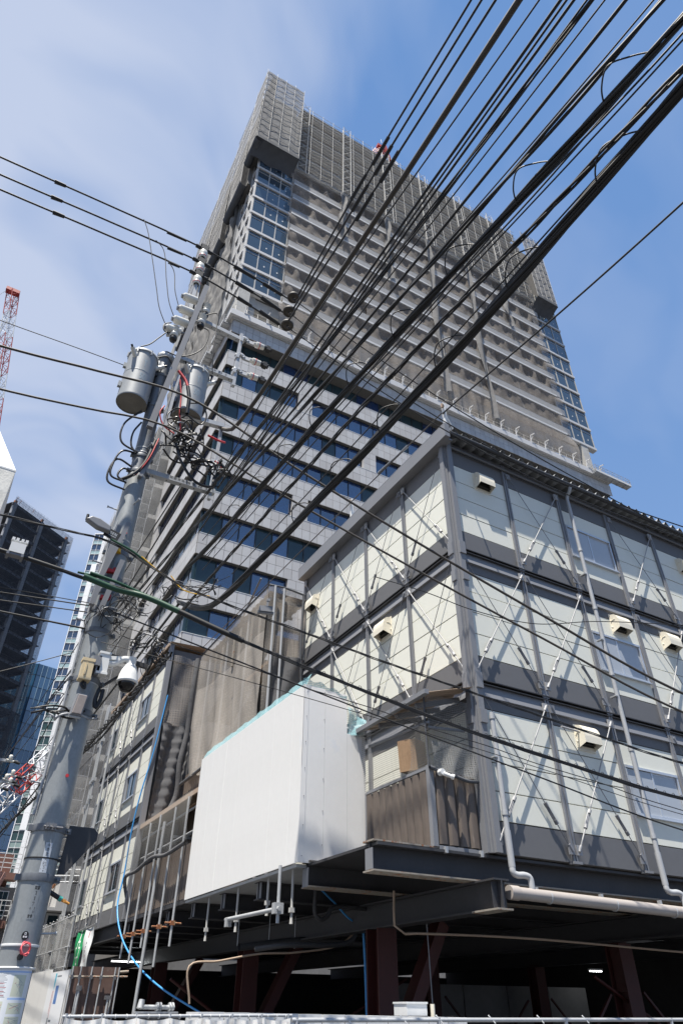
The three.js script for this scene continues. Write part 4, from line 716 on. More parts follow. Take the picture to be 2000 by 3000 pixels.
{
  const t = pole, N = 32;
  obj('lower_shaft', [La([[0.192, 0], [0.175, 4.3], [0.1755, 4.302], [0.158, 8.5], [0.150, 8.58], [0.13, 8.6]], N)], M.polemetal, t);
  obj('upper_shaft', [La([[0.132, 8.55], [0.124, 10], [0.115, 11.62], [0.07, 11.68], [0.0, 11.69]], N)], M.poledark, t);
  obj('seam', [7.25, 5.0, 9.15, 9.05].map((y) => La([[PR(y) - 0.002, y], [PR(y) + 0.004, y], [PR(y) + 0.004, y + 0.014], [PR(y) - 0.002, y + 0.014]], N)), M.galv, t);
  const bandAt = (y, h = 0.06, m = M.poledark) => { obj('band', [La([[PR(y), y], [PR(y) + 0.012, y], [PR(y) + 0.012, y + h], [PR(y), y + h]], N), Bx(0.07, h * 0.8, 0.05, PR(y) + 0.03, y + h / 2, 0.02), Cy([PR(y) + 0.03, y + h / 2, -0.05], [PR(y) + 0.03, y + h / 2, 0.1], 0.014), Bx(0.06, h * 0.8, 0.06, -PR(y) - 0.02, y + h / 2, 0.03)], m, t); };
  for (const y of [3.22, 2.72, 4.58, 5.02, 5.72, 6.05, 6.32, 6.55, 7.0, 8.62, 8.95, 10.15, 10.95, 11.5]) bandAt(y, y < 5 ? 0.075 : 0.065);
  // buckle of the lower band
  obj('buckle', [Cy([-0.09, 3.26, 0.19], [0.12, 3.26, 0.19], 0.012), Bx(0.04, 0.07, 0.05, -0.05, 3.26, 0.2), Bx(0.04, 0.07, 0.05, 0.02, 3.26, 0.2), Bx(0.02, 0.02, 0.12, -0.05, 3.25, 0.24), Bx(0.02, 0.02, 0.12, 0.02, 3.25, 0.24)], M.rod, t);
  // step bolts, left and towards the viewer in turn
  const bolt = ready([Cy([0, 0, 0], [0.16, 0.01, 0], 0.011, 0.011, 8), Cy([0.15, 0.01, 0], [0.168, 0.011, 0], 0.02, 0.02, 8)]);
  [[7.85, Math.PI], [7.95, -1.3], [6.85, Math.PI], [5.9, Math.PI], [4.85, Math.PI], [3.75, Math.PI], [3.2, 0], [3.0, 0], [2.25, 0], [9.15, -1.3], [10.6, Math.PI]].forEach(([y, a]) => { const m = new THREE.Mesh(bolt, M.galv); m.name = 'step_bolt'; m.rotation.y = a; m.position.set(Math.cos(a) * (PR(y) - 0.01), y, -Math.sin(a) * (PR(y) - 0.01)); m.castShadow = true; t.add(m); });
  // crossarms
  const arm = (name, a, b, w = 0.1, h = 0.09, m = M.galv) => { const n = Math.hypot(b[0] - a[0], b[1] - a[1], b[2] - a[2]); return obj(name, [Bar(a, b, w, h)], m, t); };
  const holes = (a, b, n) => obj('bolt_hole', Array.from({ length: n }, (_, i) => mv(new THREE.CylinderGeometry(0.012, 0.012, 0.004, 8), lerp(a[0], b[0], (i + 0.5) / n), lerp(a[1], b[1], (i + 0.5) / n) - 0.046, lerp(a[2], b[2], (i + 0.5) / n))), M.black, t);
  const arms = [[[0.12, 8.74, 0.02], [1.32, 8.78, 0.02]], [[0.45, 10.22, 0.05], [1.30, 10.33, 0.05]], [[0.2, 11.58, 0.1], [1.36, 11.60, 0.1]], [[0.45, 12.90, 0.1], [1.36, 12.84, 0.1]]];
  for (const [a, b] of arms) { arm('crossarm', a, b); holes(a, b, 5); }
  arm('crossarm', [0.15, 5.46, 0.05], [0.75, 5.42, 0.05], 0.06, 0.06, M.darksteel);
  obj('arm_stay', [Bar([0.12, 4.95, 0.0], [0.6, 5.4, 0.05], 0.05, 0.03)], M.darksteel, t);
  obj('end_post', [Bar([1.34, 11.4, 0.12], [1.36, 13.0, 0.12], 0.08, 0.06, [1, 0, 0]), Bar([1.25, 8.6, 0.02], [1.27, 10.3, 0.02], 0.07, 0.05, [1, 0, 0])], M.galv, t);
  // the tall bracket that carries the top insulators, and the slanting rails
  obj('bracket_rail', [Bar([0.42, 13.85, 0.24], [-0.02, 9.5, 0.24], 0.09, 0.1, [1, 0, 0])], M.steelgrey, t);
  obj('bracket_rail', [Bar([0.24, 13.0, -0.02], [0.24, 15.45, -0.02], 0.12, 0.06, [1, 0, 0]), Bar([0.05, 11.3, -0.02], [0.22, 13.1, -0.02], 0.1, 0.06, [1, 0, 0]), Bar([0.33, 13.2, 0.05], [0.3, 14.4, 0.0], 0.05, 0.03, [1, 0, 0])], M.galv, t);
  obj('bracket_rail', [Bar([0.27, 11.0, 0.18], [0.22, 9.2, 0.18], 0.12, 0.05, [1, 0, 0])], M.galv, t);
  obj('bracket_rail', [Bar([0.22, 9.3, 0.2], [0.02, 8.45, 0.2], 0.09, 0.06, [1, 0, 0])], M.steelgrey, t);
  for (const [a, b] of [[[-0.1, 7.42, 0.22], [-0.2, 6.05, 0.22]], [[0.02, 7.5, 0.24], [-0.18, 6.5, 0.24]], [[0.06, 6.85, 0.22], [-0.08, 5.95, 0.22]]]) obj('cable_rail', [Bar(a, b, 0.08, 0.07, [1, 0, 0])], M.steelgrey, t);
  obj('pole_step_ring', [La([[PR(11.5) + 0.01, 11.45], [PR(11.5) + 0.05, 11.47], [PR(11.5) + 0.05, 11.55], [PR(11.5) + 0.01, 11.57]], N)], M.galv, t);
  obj('riser_cable', [Tu([[-0.13, 7.1, 0.1], [-0.19, 6.5, 0.08], [-0.2, 5.6, 0.05], [-0.2, 4.6, 0.02], [-0.205, 3.4, 0]], 0.018, 40), Tu([[-0.12, 7.6, 0.1], [-0.16, 7.2, 0.08], [-0.18, 6.2, 0.05]], 0.012, 24)], M.pvc, t);
  obj('riser_cable', [Tu([[0.13, 9.3, 0.22], [0.03, 8.7, 0.24], [-0.1, 8.45, 0.2], [-0.25, 8.35, 0.1]], 0.03, 30), Tu([[0.16, 9.3, 0.24], [0.06, 8.7, 0.26], [-0.08, 8.42, 0.22]], 0.014, 30)], M.black, t);
  obj('riser_cable', [Tu([[0.17, 9.32, 0.26], [0.08, 8.8, 0.28], [-0.05, 8.45, 0.22]], 0.012, 30)], M.red, t);
  obj('cable_loop', [[[-0.2, 9.95], [-0.42, 9.5], [-0.38, 9.1], [-0.1, 8.98]], [[-0.15, 9.7], [-0.24, 9.4], [-0.22, 9.1], [-0.12, 8.95]], [[-0.1, 9.0], [-0.32, 8.95], [-0.42, 8.6], [-0.4, 8.35], [-0.2, 8.3]], [[-0.12, 8.7], [-0.36, 8.75], [-0.45, 8.5], [-0.42, 8.22], [-0.15, 8.15]], [[-0.1, 8.6], [-0.24, 8.6], [-0.3, 8.4], [-0.15, 8.3]]].map((l) => Tu(l.map(([x, y], i) => [x, y, 0.08 + 0.02 * i]), 0.017, 34)), M.blackgloss, t);
  obj('red_dot', [mv(new THREE.CylinderGeometry(0.022, 0.022, 0.004, 16).rotateX(Math.PI / 2), 0.02, 7.38, 0.166), mv(new THREE.CylinderGeometry(0.02, 0.02, 0.004, 16).rotateX(Math.PI / 2), 0.03, 3.83, 0.179)], M.red, t);
  // printed plates and wrapped notices
  const wrap = (y0, y1, th, w, m, name, dr = 0.004) => { const r = PR((y0 + y1) / 2) + dr, g = new THREE.CylinderGeometry(PR(y1) + dr, PR(y0) + dr, y1 - y0, 16, 1, true, th - w / 2, w); g.translate(0, (y0 + y1) / 2, 0); return raw(name, g, m, t); };
  wrap(2.80, 3.10, 0.10, 0.42, printMat(printTex(128, 512, (g, w, h) => { g.fillStyle = '#b9bec4'; g.fillRect(0, 0, w, h); g.strokeStyle = '#16181a'; g.fillStyle = '#16181a'; g.lineWidth = 5; strokes(g, KOU, 36, 90, 56); strokes(g, UN, 36, 170, 56); strokes(g, SHI, 36, 250, 56); g.font = '66px sans-serif'; g.fillText('R1', 24, 378); g.fillRect(28, 388, 76, 4); g.fillText('5', 46, 448); g.beginPath(); g.arc(64, 40, 22, 0, 7); g.stroke(); g.beginPath(); g.arc(64, 34, 9, 0, 7); g.stroke(); g.fillRect(54, 48, 22, 5); for (const [x, y] of [[14, 70], [112, 70], [14, 440], [112, 440]]) g.fillRect(x, y, 5, 22); g.fillRect(56, 470, 14, 22); })), 'number_plate');
  wrap(2.36, 2.70, 0.03, 0.40, printMat(printTex(128, 512, (g, w, h) => { g.clearRect(0, 0, w, h); g.fillStyle = 'rgba(150,155,160,0.55)'; g.fillRect(0, 0, w, h); g.fillStyle = '#0c0d0e'; g.strokeStyle = '#0c0d0e'; g.lineWidth = 9; strokes(g, KEI, 20, 46, 44); strokes(g, UN, 66, 46, 48); g.font = 'bold 74px serif'; g.fillText('1', 44, 168); g.fillText('1', 40, 246); g.fillText('7', 36, 324); g.font = 'bold 46px serif'; g.fillText('4', 10, 376); g.fillText('3', 86, 376); g.fillText('15', 66, 424); g.lineWidth = 7; strokes(g, KEI, 8, 446, 40); strokes(g, KOU, 52, 446, 40); }), 0.5, true), 'number_sticker', 0.003);
  wrap(2.17, 2.26, 0.0, 0.42, printMat(printTex(256, 256, (g) => { g.clearRect(0, 0, 256, 256); g.fillStyle = '#0b0b0c'; g.beginPath(); g.arc(128, 128, 116, 0, 7); g.fill(); g.fillStyle = '#c9cdd0'; g.fillRect(96, 44, 64, 60); g.fillRect(62, 132, 56, 46); g.fillRect(138, 132, 56, 46); g.fillStyle = '#0b0b0c'; g.fillRect(112, 60, 32, 28); }), 0.5, true), 'round_sticker', 0.003);
  wrap(1.42, 1.93, -0.1, 2.3, printMat(printTex(512, 512, (g, w, h) => {
    g.fillStyle = '#d7dadd'; g.fillRect(0, 0, w, h); let q = 5; const R = () => (q = (q * 16807) % 2147483647) / 2147483647;
    g.fillStyle = '#9db6dd'; g.fillRect(0, 18, w, 14); g.fillRect(250, 240, 240, 16);
    g.fillStyle = '#4a5160'; for (let i = 0; i < 20; i++) g.fillRect(40 + R() * 8, 46 + i * 10, 120 + R() * 60, 3);
    g.fillStyle = '#a83a3a'; for (let i = 0; i < 4; i++) g.fillRect(40, 120 + i * 34, 130 + R() * 40, 4);
    for (const [x, y, a, b] of [[270, 50, 150, 180], [40, 270, 170, 100], [270, 280, 180, 90], [40, 390, 170, 100], [270, 390, 180, 100]]) { g.fillStyle = '#c3c6b4'; g.fillRect(x, y, a, b); g.lineWidth = 3; for (let i = 0; i < 8; i++) { g.strokeStyle = i % 4 ? '#8d9496' : '#b1454a'; g.beginPath(); g.moveTo(x + R() * a, y + R() * b); g.lineTo(x + R() * a, y + R() * b); g.stroke(); } }
  }), 0.35), 'map_notice', 0.006);
  obj('notice_hem', [La([[PR(1.9) + 0.006, 1.925], [PR(1.9) + 0.02, 1.93], [PR(1.9) + 0.02, 1.945], [PR(1.9) + 0.006, 1.95]], N)], M.whitepaint, t);
  obj('strap', [La([[PR(2.95) + 0.002, 2.94], [PR(2.95) + 0.006, 2.94], [PR(2.95) + 0.006, 2.955], [PR(2.95) + 0.002, 2.955]], N), Bx(0.05, 0.03, 0.03, PR(2.95), 2.95, 0.05)], M.black, t);
  obj('strap', [La([[PR(2.1) + 0.002, 2.12], [PR(2.1) + 0.01, 2.12], [PR(2.1) + 0.01, 2.145], [PR(2.1) + 0.002, 2.145]], N)], M.whitepaint, t);
  obj('pink_cord', [0, 1, 2].map((i) => { const g = new THREE.TorusGeometry(0.048 + 0.008 * i, 0.006, 6, 24); g.rotateX(0.4 + 0.2 * i); g.rotateZ(i); g.translate(0.03, 2.1, PR(2.1) + 0.03); return g; }), mat([0.75, 0.12, 0.14], 0.5), t);
  obj('plug', [Cy([0, 2.03, PR(2) + 0.0], [0, 2.03, PR(2) + 0.03], 0.03)], M.black, t);
  // stencilled lettering on two arms
  const arm1 = printTex(512, 64, (g, w, h) => { g.clearRect(0, 0, w, h); g.fillStyle = '#111316'; g.strokeStyle = '#111316'; g.lineWidth = 4; g.fillRect(24, 26, 8, 8); strokes(g, KEI, 60, 12, 38); strokes(g, UN, 104, 12, 38); strokes(g, SHI, 148, 12, 38); g.font = 'bold 48px sans-serif'; g.fillText('D-36', 196, 50); strokes(g, KEI, 318, 14, 36); g.fillText('22', 384, 50); g.fillText('3', 470, 50); });
  for (const [a, b, y] of [[0.42, 1.2, 8.77], [0.4, 1.2, 11.6]]) { const g = new THREE.PlaneGeometry(b - a, 0.085); g.translate((a + b) / 2, y, y < 9 ? 0.073 : 0.153); raw('stencil', g, printMat(arm1, 0.5, true), t); }
  { const g = new THREE.PlaneGeometry(0.1, 0.16); g.translate(0.25, 10.75, 0.209); raw('stencil', g, printMat(printTex(64, 96, (g2) => { g2.fillStyle = '#b8c4d6'; g2.fillRect(0, 0, 64, 96); g2.strokeStyle = '#101114'; g2.lineWidth = 6; strokes(g2, JOU, 10, 24, 44); }), 0.5), t); }
}
// transformers
const letter = printTex(256, 256, (g) => { g.clearRect(0, 0, 256, 256); g.fillStyle = 'rgba(150,166,176,0.85)'; g.strokeStyle = 'rgba(150,166,176,0.85)'; g.font = 'bold 96px sans-serif'; g.fillText('T', 90, 80); g.fillText('+', 180, 70); g.font = 'bold 84px sans-serif'; g.fillText('50', 76, 216); g.lineWidth = 4; g.beginPath(); for (let i = 0; i < 24; i++) g.lineTo(40 + i * 8, 128 + 8 * Math.sin(i * 1.7) - i * 0.4); g.stroke(); });
function transformer(pos, label) {
  const t = thing('pole_transformer', label, 'transformer', pos, 0, 'grey can transformers on the pole'), R = 0.262, H = 1.12;
  obj('tank', [La([[R * 0.98, 0.03], [R, 0.0], [R, 0.04], [R, H], [R + 0.018, H + 0.005], [R + 0.018, H + 0.035], [R, H + 0.04]], 40)], M.trans, t);
  obj('base', [La([[0, 0.025], [R * 0.95, 0.02], [R * 0.985, 0.0], [R, 0.0]], 40)], M.transunder, t);
  obj('lid', [La([[R + 0.016, H + 0.036], [R + 0.012, H + 0.06], [R * 0.6, H + 0.1], [0, H + 0.11]], 40)], M.trans, t);
  for (let i = 0; i < 7; i++) { const a = i * 0.9 + 0.3; obj('lid_clip', [mv(Bx(0.025, 0.11, 0.02), Math.sin(a) * (R + 0.024), H - 0.0, Math.cos(a) * (R + 0.024), a)], M.galv, t); }
  for (const a of [-0.75, 1.25, 2.4]) { const d = [Math.sin(a), Math.cos(a)]; const b = obj('bushing', [Cy([d[0] * R * 0.9, H - 0.16, d[1] * R * 0.9], [d[0] * (R + 0.13), H - 0.06, d[1] * (R + 0.13)], 0.045, 0.038, 14)], M.porcelain, t); obj('terminal', [Cy([d[0] * (R + 0.12), H - 0.065, d[1] * (R + 0.12)], [d[0] * (R + 0.17), H - 0.03, d[1] * (R + 0.17)], 0.02)], M.blackgloss, b); }
  obj('lug', [mv(Bx(0.05, 0.12, 0.06, 0, 0, 0), -R - 0.02, 0.3, 0.05), mv(Bx(0.05, 0.1, 0.06, 0, 0, 0), -R - 0.02, 0.82, 0.02), mv(Bx(0.06, 0.05, 0.05), -0.1, H + 0.09, 0.1), mv(new THREE.TorusGeometry(0.03, 0.01, 6, 14), 0.0, H + 0.15, 0.08), mv(new THREE.TorusGeometry(0.03, 0.01, 6, 14), 0.16, H + 0.12, -0.05)], M.trans, t);
  obj('bracket', [Bx(0.1, 0.1, 0.3, 0.25, 0.2, -0.1), Bx(0.1, 0.1, 0.3, 0.25, 0.9, -0.1)].map((g) => pos[0] > PX ? g.translate(-0.5, 0, 0) : g), M.darksteel, t);
  const g = new THREE.CylinderGeometry(R + 0.002, R + 0.002, 0.62, 16, 1, true, -0.45, 1.2); g.translate(0, 0.62, 0); raw('lettering', g, printMat(letter, 0.5, true), t);
  obj('seam', [La([[R, 0.62], [R + 0.004, 0.625], [R + 0.004, 0.635], [R, 0.64]], 40)], M.trans, t);
}
transformer([0.84, 10.05, -8.86], 'grey can transformer hung on the left of the pole, against the sky');
transformer([1.83, 10.22, -8.90], 'grey can transformer hung on the right of the pole, in front of the tower');
// arresters and insulators
const arrShape = ready([La([[0.001, 0.42], [0.04, 0.42], [0.045, 0.38], ...Array.from({ length: 5 }, (_, i) => [[0.05, 0.37 - i * 0.035], [0.088, 0.36 - i * 0.035], [0.05, 0.345 - i * 0.035]]).flat(), [0.075, 0.19], [0.08, 0.17], [0.08, 0.08], [0.001, 0.08]], 24)]);
const arrFoot = ready([La([[0.072, 0.08], [0.074, 0.02], [0.06, -0.02], [0.001, -0.03]], 16), Cy([0, -0.03, 0], [0.03, -0.1, 0], 0.008)]);
for (const [p, l] of [[[1.24, 11.86, -8.7], 'ribbed porcelain cutout on the left of the slanting rail, above the left transformer'], [[1.74, 12.93, -8.7], 'ribbed porcelain cutout right of the slanting rail, the upper of the right two'], [[1.69, 12.50, -8.66], 'ribbed porcelain cutout right of the slanting rail, the lower of the right two']]) {
  const t = thing('porcelain_cutout', l, 'insulator', p, 0, 'porcelain cutouts under the pole top'); obj('body', arrShape, M.porcelain, t); obj('foot', arrFoot, M.blackgloss, t); obj('bracket', [Bar([0, 0.2, -0.05], [-0.12, 0.2, -0.12], 0.05, 0.04)], M.galv, t);
}
for (const [x, y, i] of [[1.40, 13.28, 'topmost'], [1.37, 12.86, 'second from the top'], [1.32, 12.48, 'third from the top'], [1.22, 12.15, 'lowest']]) {
  const t = thing('spool_insulator', i + ' of the four fat white insulators stacked along the pole top', 'insulator', [x, y, -8.72], 0, 'fat white insulators on the pole top');
  obj('body', [Cy([-0.13, -0.02, 0.02], [0.12, 0.03, 0], 0.085, 0.085, 18), Cy([-0.17, -0.03, 0.02], [-0.13, -0.02, 0.02], 0.055, 0.085, 18)], M.porcelain, t); obj('cap', [Cy([-0.2, -0.035, 0.02], [-0.165, -0.028, 0.02], 0.045), Cy([0.12, 0.03, 0], [0.24, 0.04, 0], 0.03)], M.steelgrey, t);
}
for (const [y, i] of [[15.42, 'top'], [14.9, 'middle'], [14.42, 'bottom']]) {
  const t = thing('line_insulator', i + ' one of three red banded line insulators on the pole tip', 'insulator', [1.47, y, -8.9], 0, 'line insulators on the pole tip');
  obj('shell', [La([[0.06, -0.34], [0.085, -0.32], [0.085, -0.26], [0.075, -0.24], [0.09, -0.2], [0.09, -0.1], [0.06, -0.07], [0.03, -0.05]], 20)], M.porcelain, t);
  obj('band', [La([[0.087, -0.3], [0.09, -0.3], [0.09, -0.28], [0.087, -0.28]], 20)], M.red, t);
  obj('clamp', [mv(Bx(0.16, 0.16, 0.14), 0, 0.02, 0), mv(Bx(0.2, 0.05, 0.08), 0, 0.1, 0.02), Cy([-0.2, 0.02, 0], [0.2, -0.01, 0], 0.045)], M.black, t);
}
for (const [y, x, i] of [[12.86, 2.62, 'top'], [12.32, 2.58, 'middle'], [11.86, 2.56, 'bottom']]) {
  const t = thing('strain_insulator', i + ' of three galvanised strain insulators at the right end of the crossarms', 'insulator', [x, y, -8.8], 0, 'strain insulators at the crossarm end');
  obj('yoke', [mv(new THREE.TorusGeometry(0.075, 0.045, 8, 20, Math.PI), 0.05, -0.02, 0), Bx(0.06, 0.12, 0.12, -0.02, -0.05, 0), Bar([0.1, 0, 0], [0.26, -0.02, 0.02], 0.05, 0.09), Cy([0.04, -0.02, -0.07], [0.04, -0.02, 0.09], 0.02)], M.galv, t);
  obj('shell', [Cy([0.24, -0.01, 0.02], [0.30, -0.005, 0.02], 0.05, 0.05, 16), Cy([0.31, 0, 0.02], [0.37, 0.005, 0.02], 0.07, 0.07, 18), Cy([0.37, 0.005, 0.02], [0.48, 0.015, 0.02], 0.065, 0.06, 18)], M.porcelain, t);
  obj('band', [Cy([0.365, 0.005, 0.02], [0.38, 0.006, 0.02], 0.074, 0.074, 18)], M.red, t); obj('boot', [Cy([0.48, 0.015, 0.02], [0.66, 0.02, 0.02], 0.055, 0.05, 12), Bx(0.09, 0.12, 0.1, 0.58, 0.02, 0.02)], M.black, t);
}
for (const [p, i] of [[[3.68, 15.02, -8.75], 'top'], [[3.60, 14.43, -8.75], 'middle'], [[3.58, 13.92, -8.75], 'bottom']]) {
  const t = thing('disc_insulator', i + ' of three brown disc insulators in the lines right of the pole', 'insulator', p, 0, 'brown disc insulators in the lines');
  obj('disc', [mv(La([[0, 0.09], [0.06, 0.085], [0.13, 0.05], [0.145, 0.02], [0.145, -0.03], [0.11, -0.05], [0.11, -0.02], [0.08, -0.06], [0.03, -0.06], [0, -0.09]], 24), 0, 0, 0)], M.brownblack, t); obj('pin', [Cy([0, 0.05, 0], [0, 0.16, 0], 0.03), Cy([0, -0.05, 0], [0, -0.2, 0.1], 0.02)], M.black, t);
}
// dome camera, its boxes, the flood lamp and small fittings
{
  const t = thing('dome_camera', 'white dome surveillance camera on a curved arm right of the pole', 'camera', [1.72, 5.12, -8.72]);
  obj('housing', [La([[0.0, 0.24], [0.05, 0.235], [0.075, 0.2], [0.105, 0.13], [0.125, 0.05], [0.132, -0.01], [0.14, -0.02], [0.14, -0.045], [0.118, -0.05]], 32)], M.camwhite, t);
  obj('dome', [La([[0.116, -0.045], [0.112, -0.09], [0.09, -0.135], [0.05, -0.165], [0.0, -0.175]], 32)], M.camdome, t);
  obj('lens_unit', [mv(new THREE.SphereGeometry(0.05, 14, 10), 0, -0.08, 0)], M.black, t);
  obj('arm', [Tu([[-0.34, 0.17, -0.02], [-0.22, 0.19, -0.02], [-0.1, 0.27, 0], [0, 0.27, 0]], 0.045, 20, 10), Cy([0, 0.2, 0], [0, 0.31, 0], 0.066, 0.066, 18), Bar([-0.3, 0.24, -0.02], [0.0, 0.285, 0], 0.09, 0.05)], M.camwhite, t);
  obj('wall_box', [mv(Bx(0.13, 0.30, 0.12), -0.36, 0.14, 0), mv(Bx(0.15, 0.03, 0.14), -0.36, 0.28, 0), mv(Bx(0.15, 0.03, 0.14), -0.36, 0.0, 0)], M.camwhite, t);
  obj('bracket', [Bx(0.1, 0.12, 0.12, -0.45, 0.14, 0.03), Bx(0.05, 0.26, 0.16, -0.42, 0.1, -0.02)], M.steelgrey, t);
  const c = thing('cream_junction_box', 'cream junction box strapped to the pole beside the camera arm', 'junction box', [1.17, 4.98, -8.69]);
  obj('case', [mv(Bx(0.14, 0.28, 0.12), 0, 0.14, 0), mv(Bx(0.16, 0.04, 0.13), 0, 0.27, 0), mv(Bx(0.155, 0.03, 0.125), 0, 0.02, 0)], M.boxcream, c); obj('clip', [Bx(0.02, 0.16, 0.015, -0.02, 0.14, 0.065)], M.boxcream, c); obj('pigtail', [Tu([[0, 0, 0], [-0.02, -0.06, 0.02], [0.03, -0.1, 0.02], [0.02, -0.02, 0.02]], 0.018, 16)], M.black, c);
  const f = thing('flood_lamp', 'small brown faced flood lamp fixed to the pole under the cream box', 'lamp', [1.17, 4.62, -8.66], 0.1);
  obj('case', [mv(Ex([[-0.07, -0.13], [0.05, -0.13], [0.075, 0.12], [-0.04, 0.12]], 0.06, 0.012), 0, 0.02, 0)], M.steelgrey, f); obj('lens', [mv(Ex([[-0.06, -0.12], [0.04, -0.12], [0.065, 0.11], [-0.03, 0.11]], 0.012, 0.004), 0, 0.02, 0.075)], M.boxgrey, f); obj('hinge', [Cy([-0.08, -0.13, 0.03], [0.06, -0.13, 0.03], 0.02)], M.galv, f);
  const s = thing('cable_sag_box', 'black and white name sign hanging on the upper left cable bundle', 'sign', [1.0, 6.92, -8.2]);
  const g = new THREE.PlaneGeometry(0.2, 0.13); g.translate(0, 0, 0.012); obj('panel', [Bx(0.21, 0.14, 0.02)], M.black, s); raw('lettering', g, printMat(printTex(256, 160, (q) => { q.fillStyle = '#101012'; q.fillRect(0, 0, 256, 160); q.fillStyle = '#aeb3b8'; q.font = 'bold 74px sans-serif'; q.fillText('USEN', 22, 86); q.fillRect(20, 108, 190, 14); q.fillStyle = '#101012'; for (let i = 0; i < 9; i++) q.fillRect(30 + i * 20, 108, 4, 14); }), 0.5), s);
  s.rotation.z = -0.25; s.name = 'cable_sign';
  const cl = thing('cable_closure', 'grey tapered cable closure on the upper left bundle beside the name sign', 'cable closure', [0.78, 6.98, -8.2]); obj('shell', [Ex([[-0.15, 0.03], [-0.1, 0.075], [0.0, 0.07], [0.16, 0.0], [0.16, -0.06], [0.0, -0.04]], 0.08, 0.015)], M.steelgrey, cl); obj('pin', [Cy([-0.16, 0.03, 0.04], [-0.16, 0.12, 0.04], 0.02)], M.black, cl);
  const wb = thing('white_terminal_box', 'white terminal box clamped to the thick cable bundle at the left edge', 'terminal box', [-0.08, 6.27, -8.15], 0); obj('case', [Bx(0.18, 0.14, 0.12)], M.whitepaint, wb); obj('clamps', [-0.08, -0.03, 0.03, 0.08].map((x) => Bx(0.035, 0.04, 0.08, x, 0.13, 0)).concat([Bx(0.2, 0.02, 0.06, 0, 0.11, 0)]), M.whitepaint, wb); obj('foot', [-0.09, 0.08].map((x) => Bx(0.03, 0.04, 0.14, x, -0.1, 0)).concat([Bx(0.2, 0.02, 0.1, 0, -0.09, 0)]), M.rod, wb);
  const tb = thing('terminal_box', 'dark metal terminal box on the cable bundle in front of the tower foot', 'terminal box', [3.42, 6.42, -8.25], -0.3); obj('case', [Bx(0.2, 0.09, 0.1), Bx(0.24, 0.03, 0.06, 0, -0.05, 0), Bx(0.03, 0.14, 0.03, 0.02, 0.1, 0), Bx(0.05, 0.04, 0.04, 0.03, 0.17, 0)], M.steelgrey, tb);
  const ym = thing('cable_marker', 'yellow marker cap on the pole band below the name sign', 'marker', [1.19, 7.02, -8.74]); obj('cap', [mv(new THREE.CylinderGeometry(0.05, 0.06, 0.06, 18), 0, 0, 0)], M.yellow, ym);
  for (const [y, l] of [[6.66, 'upper red marker cap on the pole, above the green cable sleeve'], [6.22, 'lower red marker cap on the pole, below the green cable sleeve']]) { const rm = thing('cable_marker', l, 'marker', [1.18, y, -8.74], 0, 'red marker caps'); obj('cap', [Bx(0.12, 0.05, 0.07), Bx(0.06, 0.07, 0.05, 0.05, 0.03, 0)], M.red, rm); }
  const lt = one('lane_sign', 'back of a dark lane sign plate right of the pole at mid height', 'sign', [Ex([[0, 0], [0.28, 0.0], [0.33, -0.05], [0.33, -0.12], [0.05, -0.5], [-0.02, -0.5]], 0.015, 0.004)], M.darksteel); lt.position.set(1.45, 3.32, -8.9);
  const dc = one('insulated_coupling', 'black rubber tube with teal and orange ends behind the pole', 'pipe coupling', [Cy([1.40, 2.64, -8.9], [1.505, 2.592, -8.9], 0.024, 0.024, 12)], M.black); const e = obj('end_ring', [Cy([1.505, 2.592, -8.9], [1.54, 2.576, -8.9], 0.027, 0.027, 12)], mat([0.05, 0.35, 0.30], 0.5), dc); const e2 = obj('end_tape', [Cy([1.54, 2.576, -8.9], [1.63, 2.54, -8.9], 0.018, 0.012, 8), Bx(0.03, 0.03, 0.03, 1.57, 2.565, -8.89)], mat([0.55, 0.25, 0.05], 0.6), dc);
}
// ---------- overhead cables ----------
const tw = (pts, r, n, rad, pitch, m, parent) => {                 // n strands twisted round one run
  const c = new THREE.CatmullRomCurve3(pts.map((p) => V(...p)), false, 'centripetal'), L = c.getLength(), S = Math.max(12, Math.round(L / pitch * 7));
  for (let k = 0; k < n; k++) {
    const P = []; for (let i = 0; i <= S; i++) { const p = c.getPointAt(i / S), a = i / S * L / pitch * 2 * Math.PI + k * 2 * Math.PI / n, w = rad * (1 + 0.25 * Math.sin(i * 0.23 + k * 2)); P.push([p.x + Math.cos(a) * w, p.y + Math.sin(a) * w, p.z + Math.sin(a + 1) * w * 0.3]); }
    const q = new THREE.CatmullRomCurve3(P.map((p) => V(...p)), false, 'centripetal'); obj('strand', [new THREE.TubeGeometry(q, S * 2, r, 5)], m, parent);
  }
};
const skew = (z, l, x0 = 1.2) => l.map(([x, y]) => [x, y, z + 0.3 * Math.max(0, x - x0)]);   // lines that drift away from the wall
const zRun = (x, l) => l.map(([y, z]) => [x, y, z]), xRun = (z, l) => l.map(([x, y]) => [x, y, z]);
const ORD = ['leftmost', 'second from the left', 'third from the left', 'fourth from the left', 'fifth from the left', 'sixth from the left', 'seventh from the left', 'eighth from the left', 'ninth from the left', 'tenth from the left', 'eleventh from the left', 'twelfth from the left', 'thirteenth from the left'];
const TOPG = 'cables along the lane overhead';
const cable = (label, pts, r, m = M.black, group, seg) => one('overhead_cable', label, 'cable', [Tu(pts, r, seg ?? 60, 7)], m, group);
const sleeve = (parent, a, b, r) => obj('splice_sleeve', [Cy(a, b, r, r * 0.8, 8)], M.black, parent);
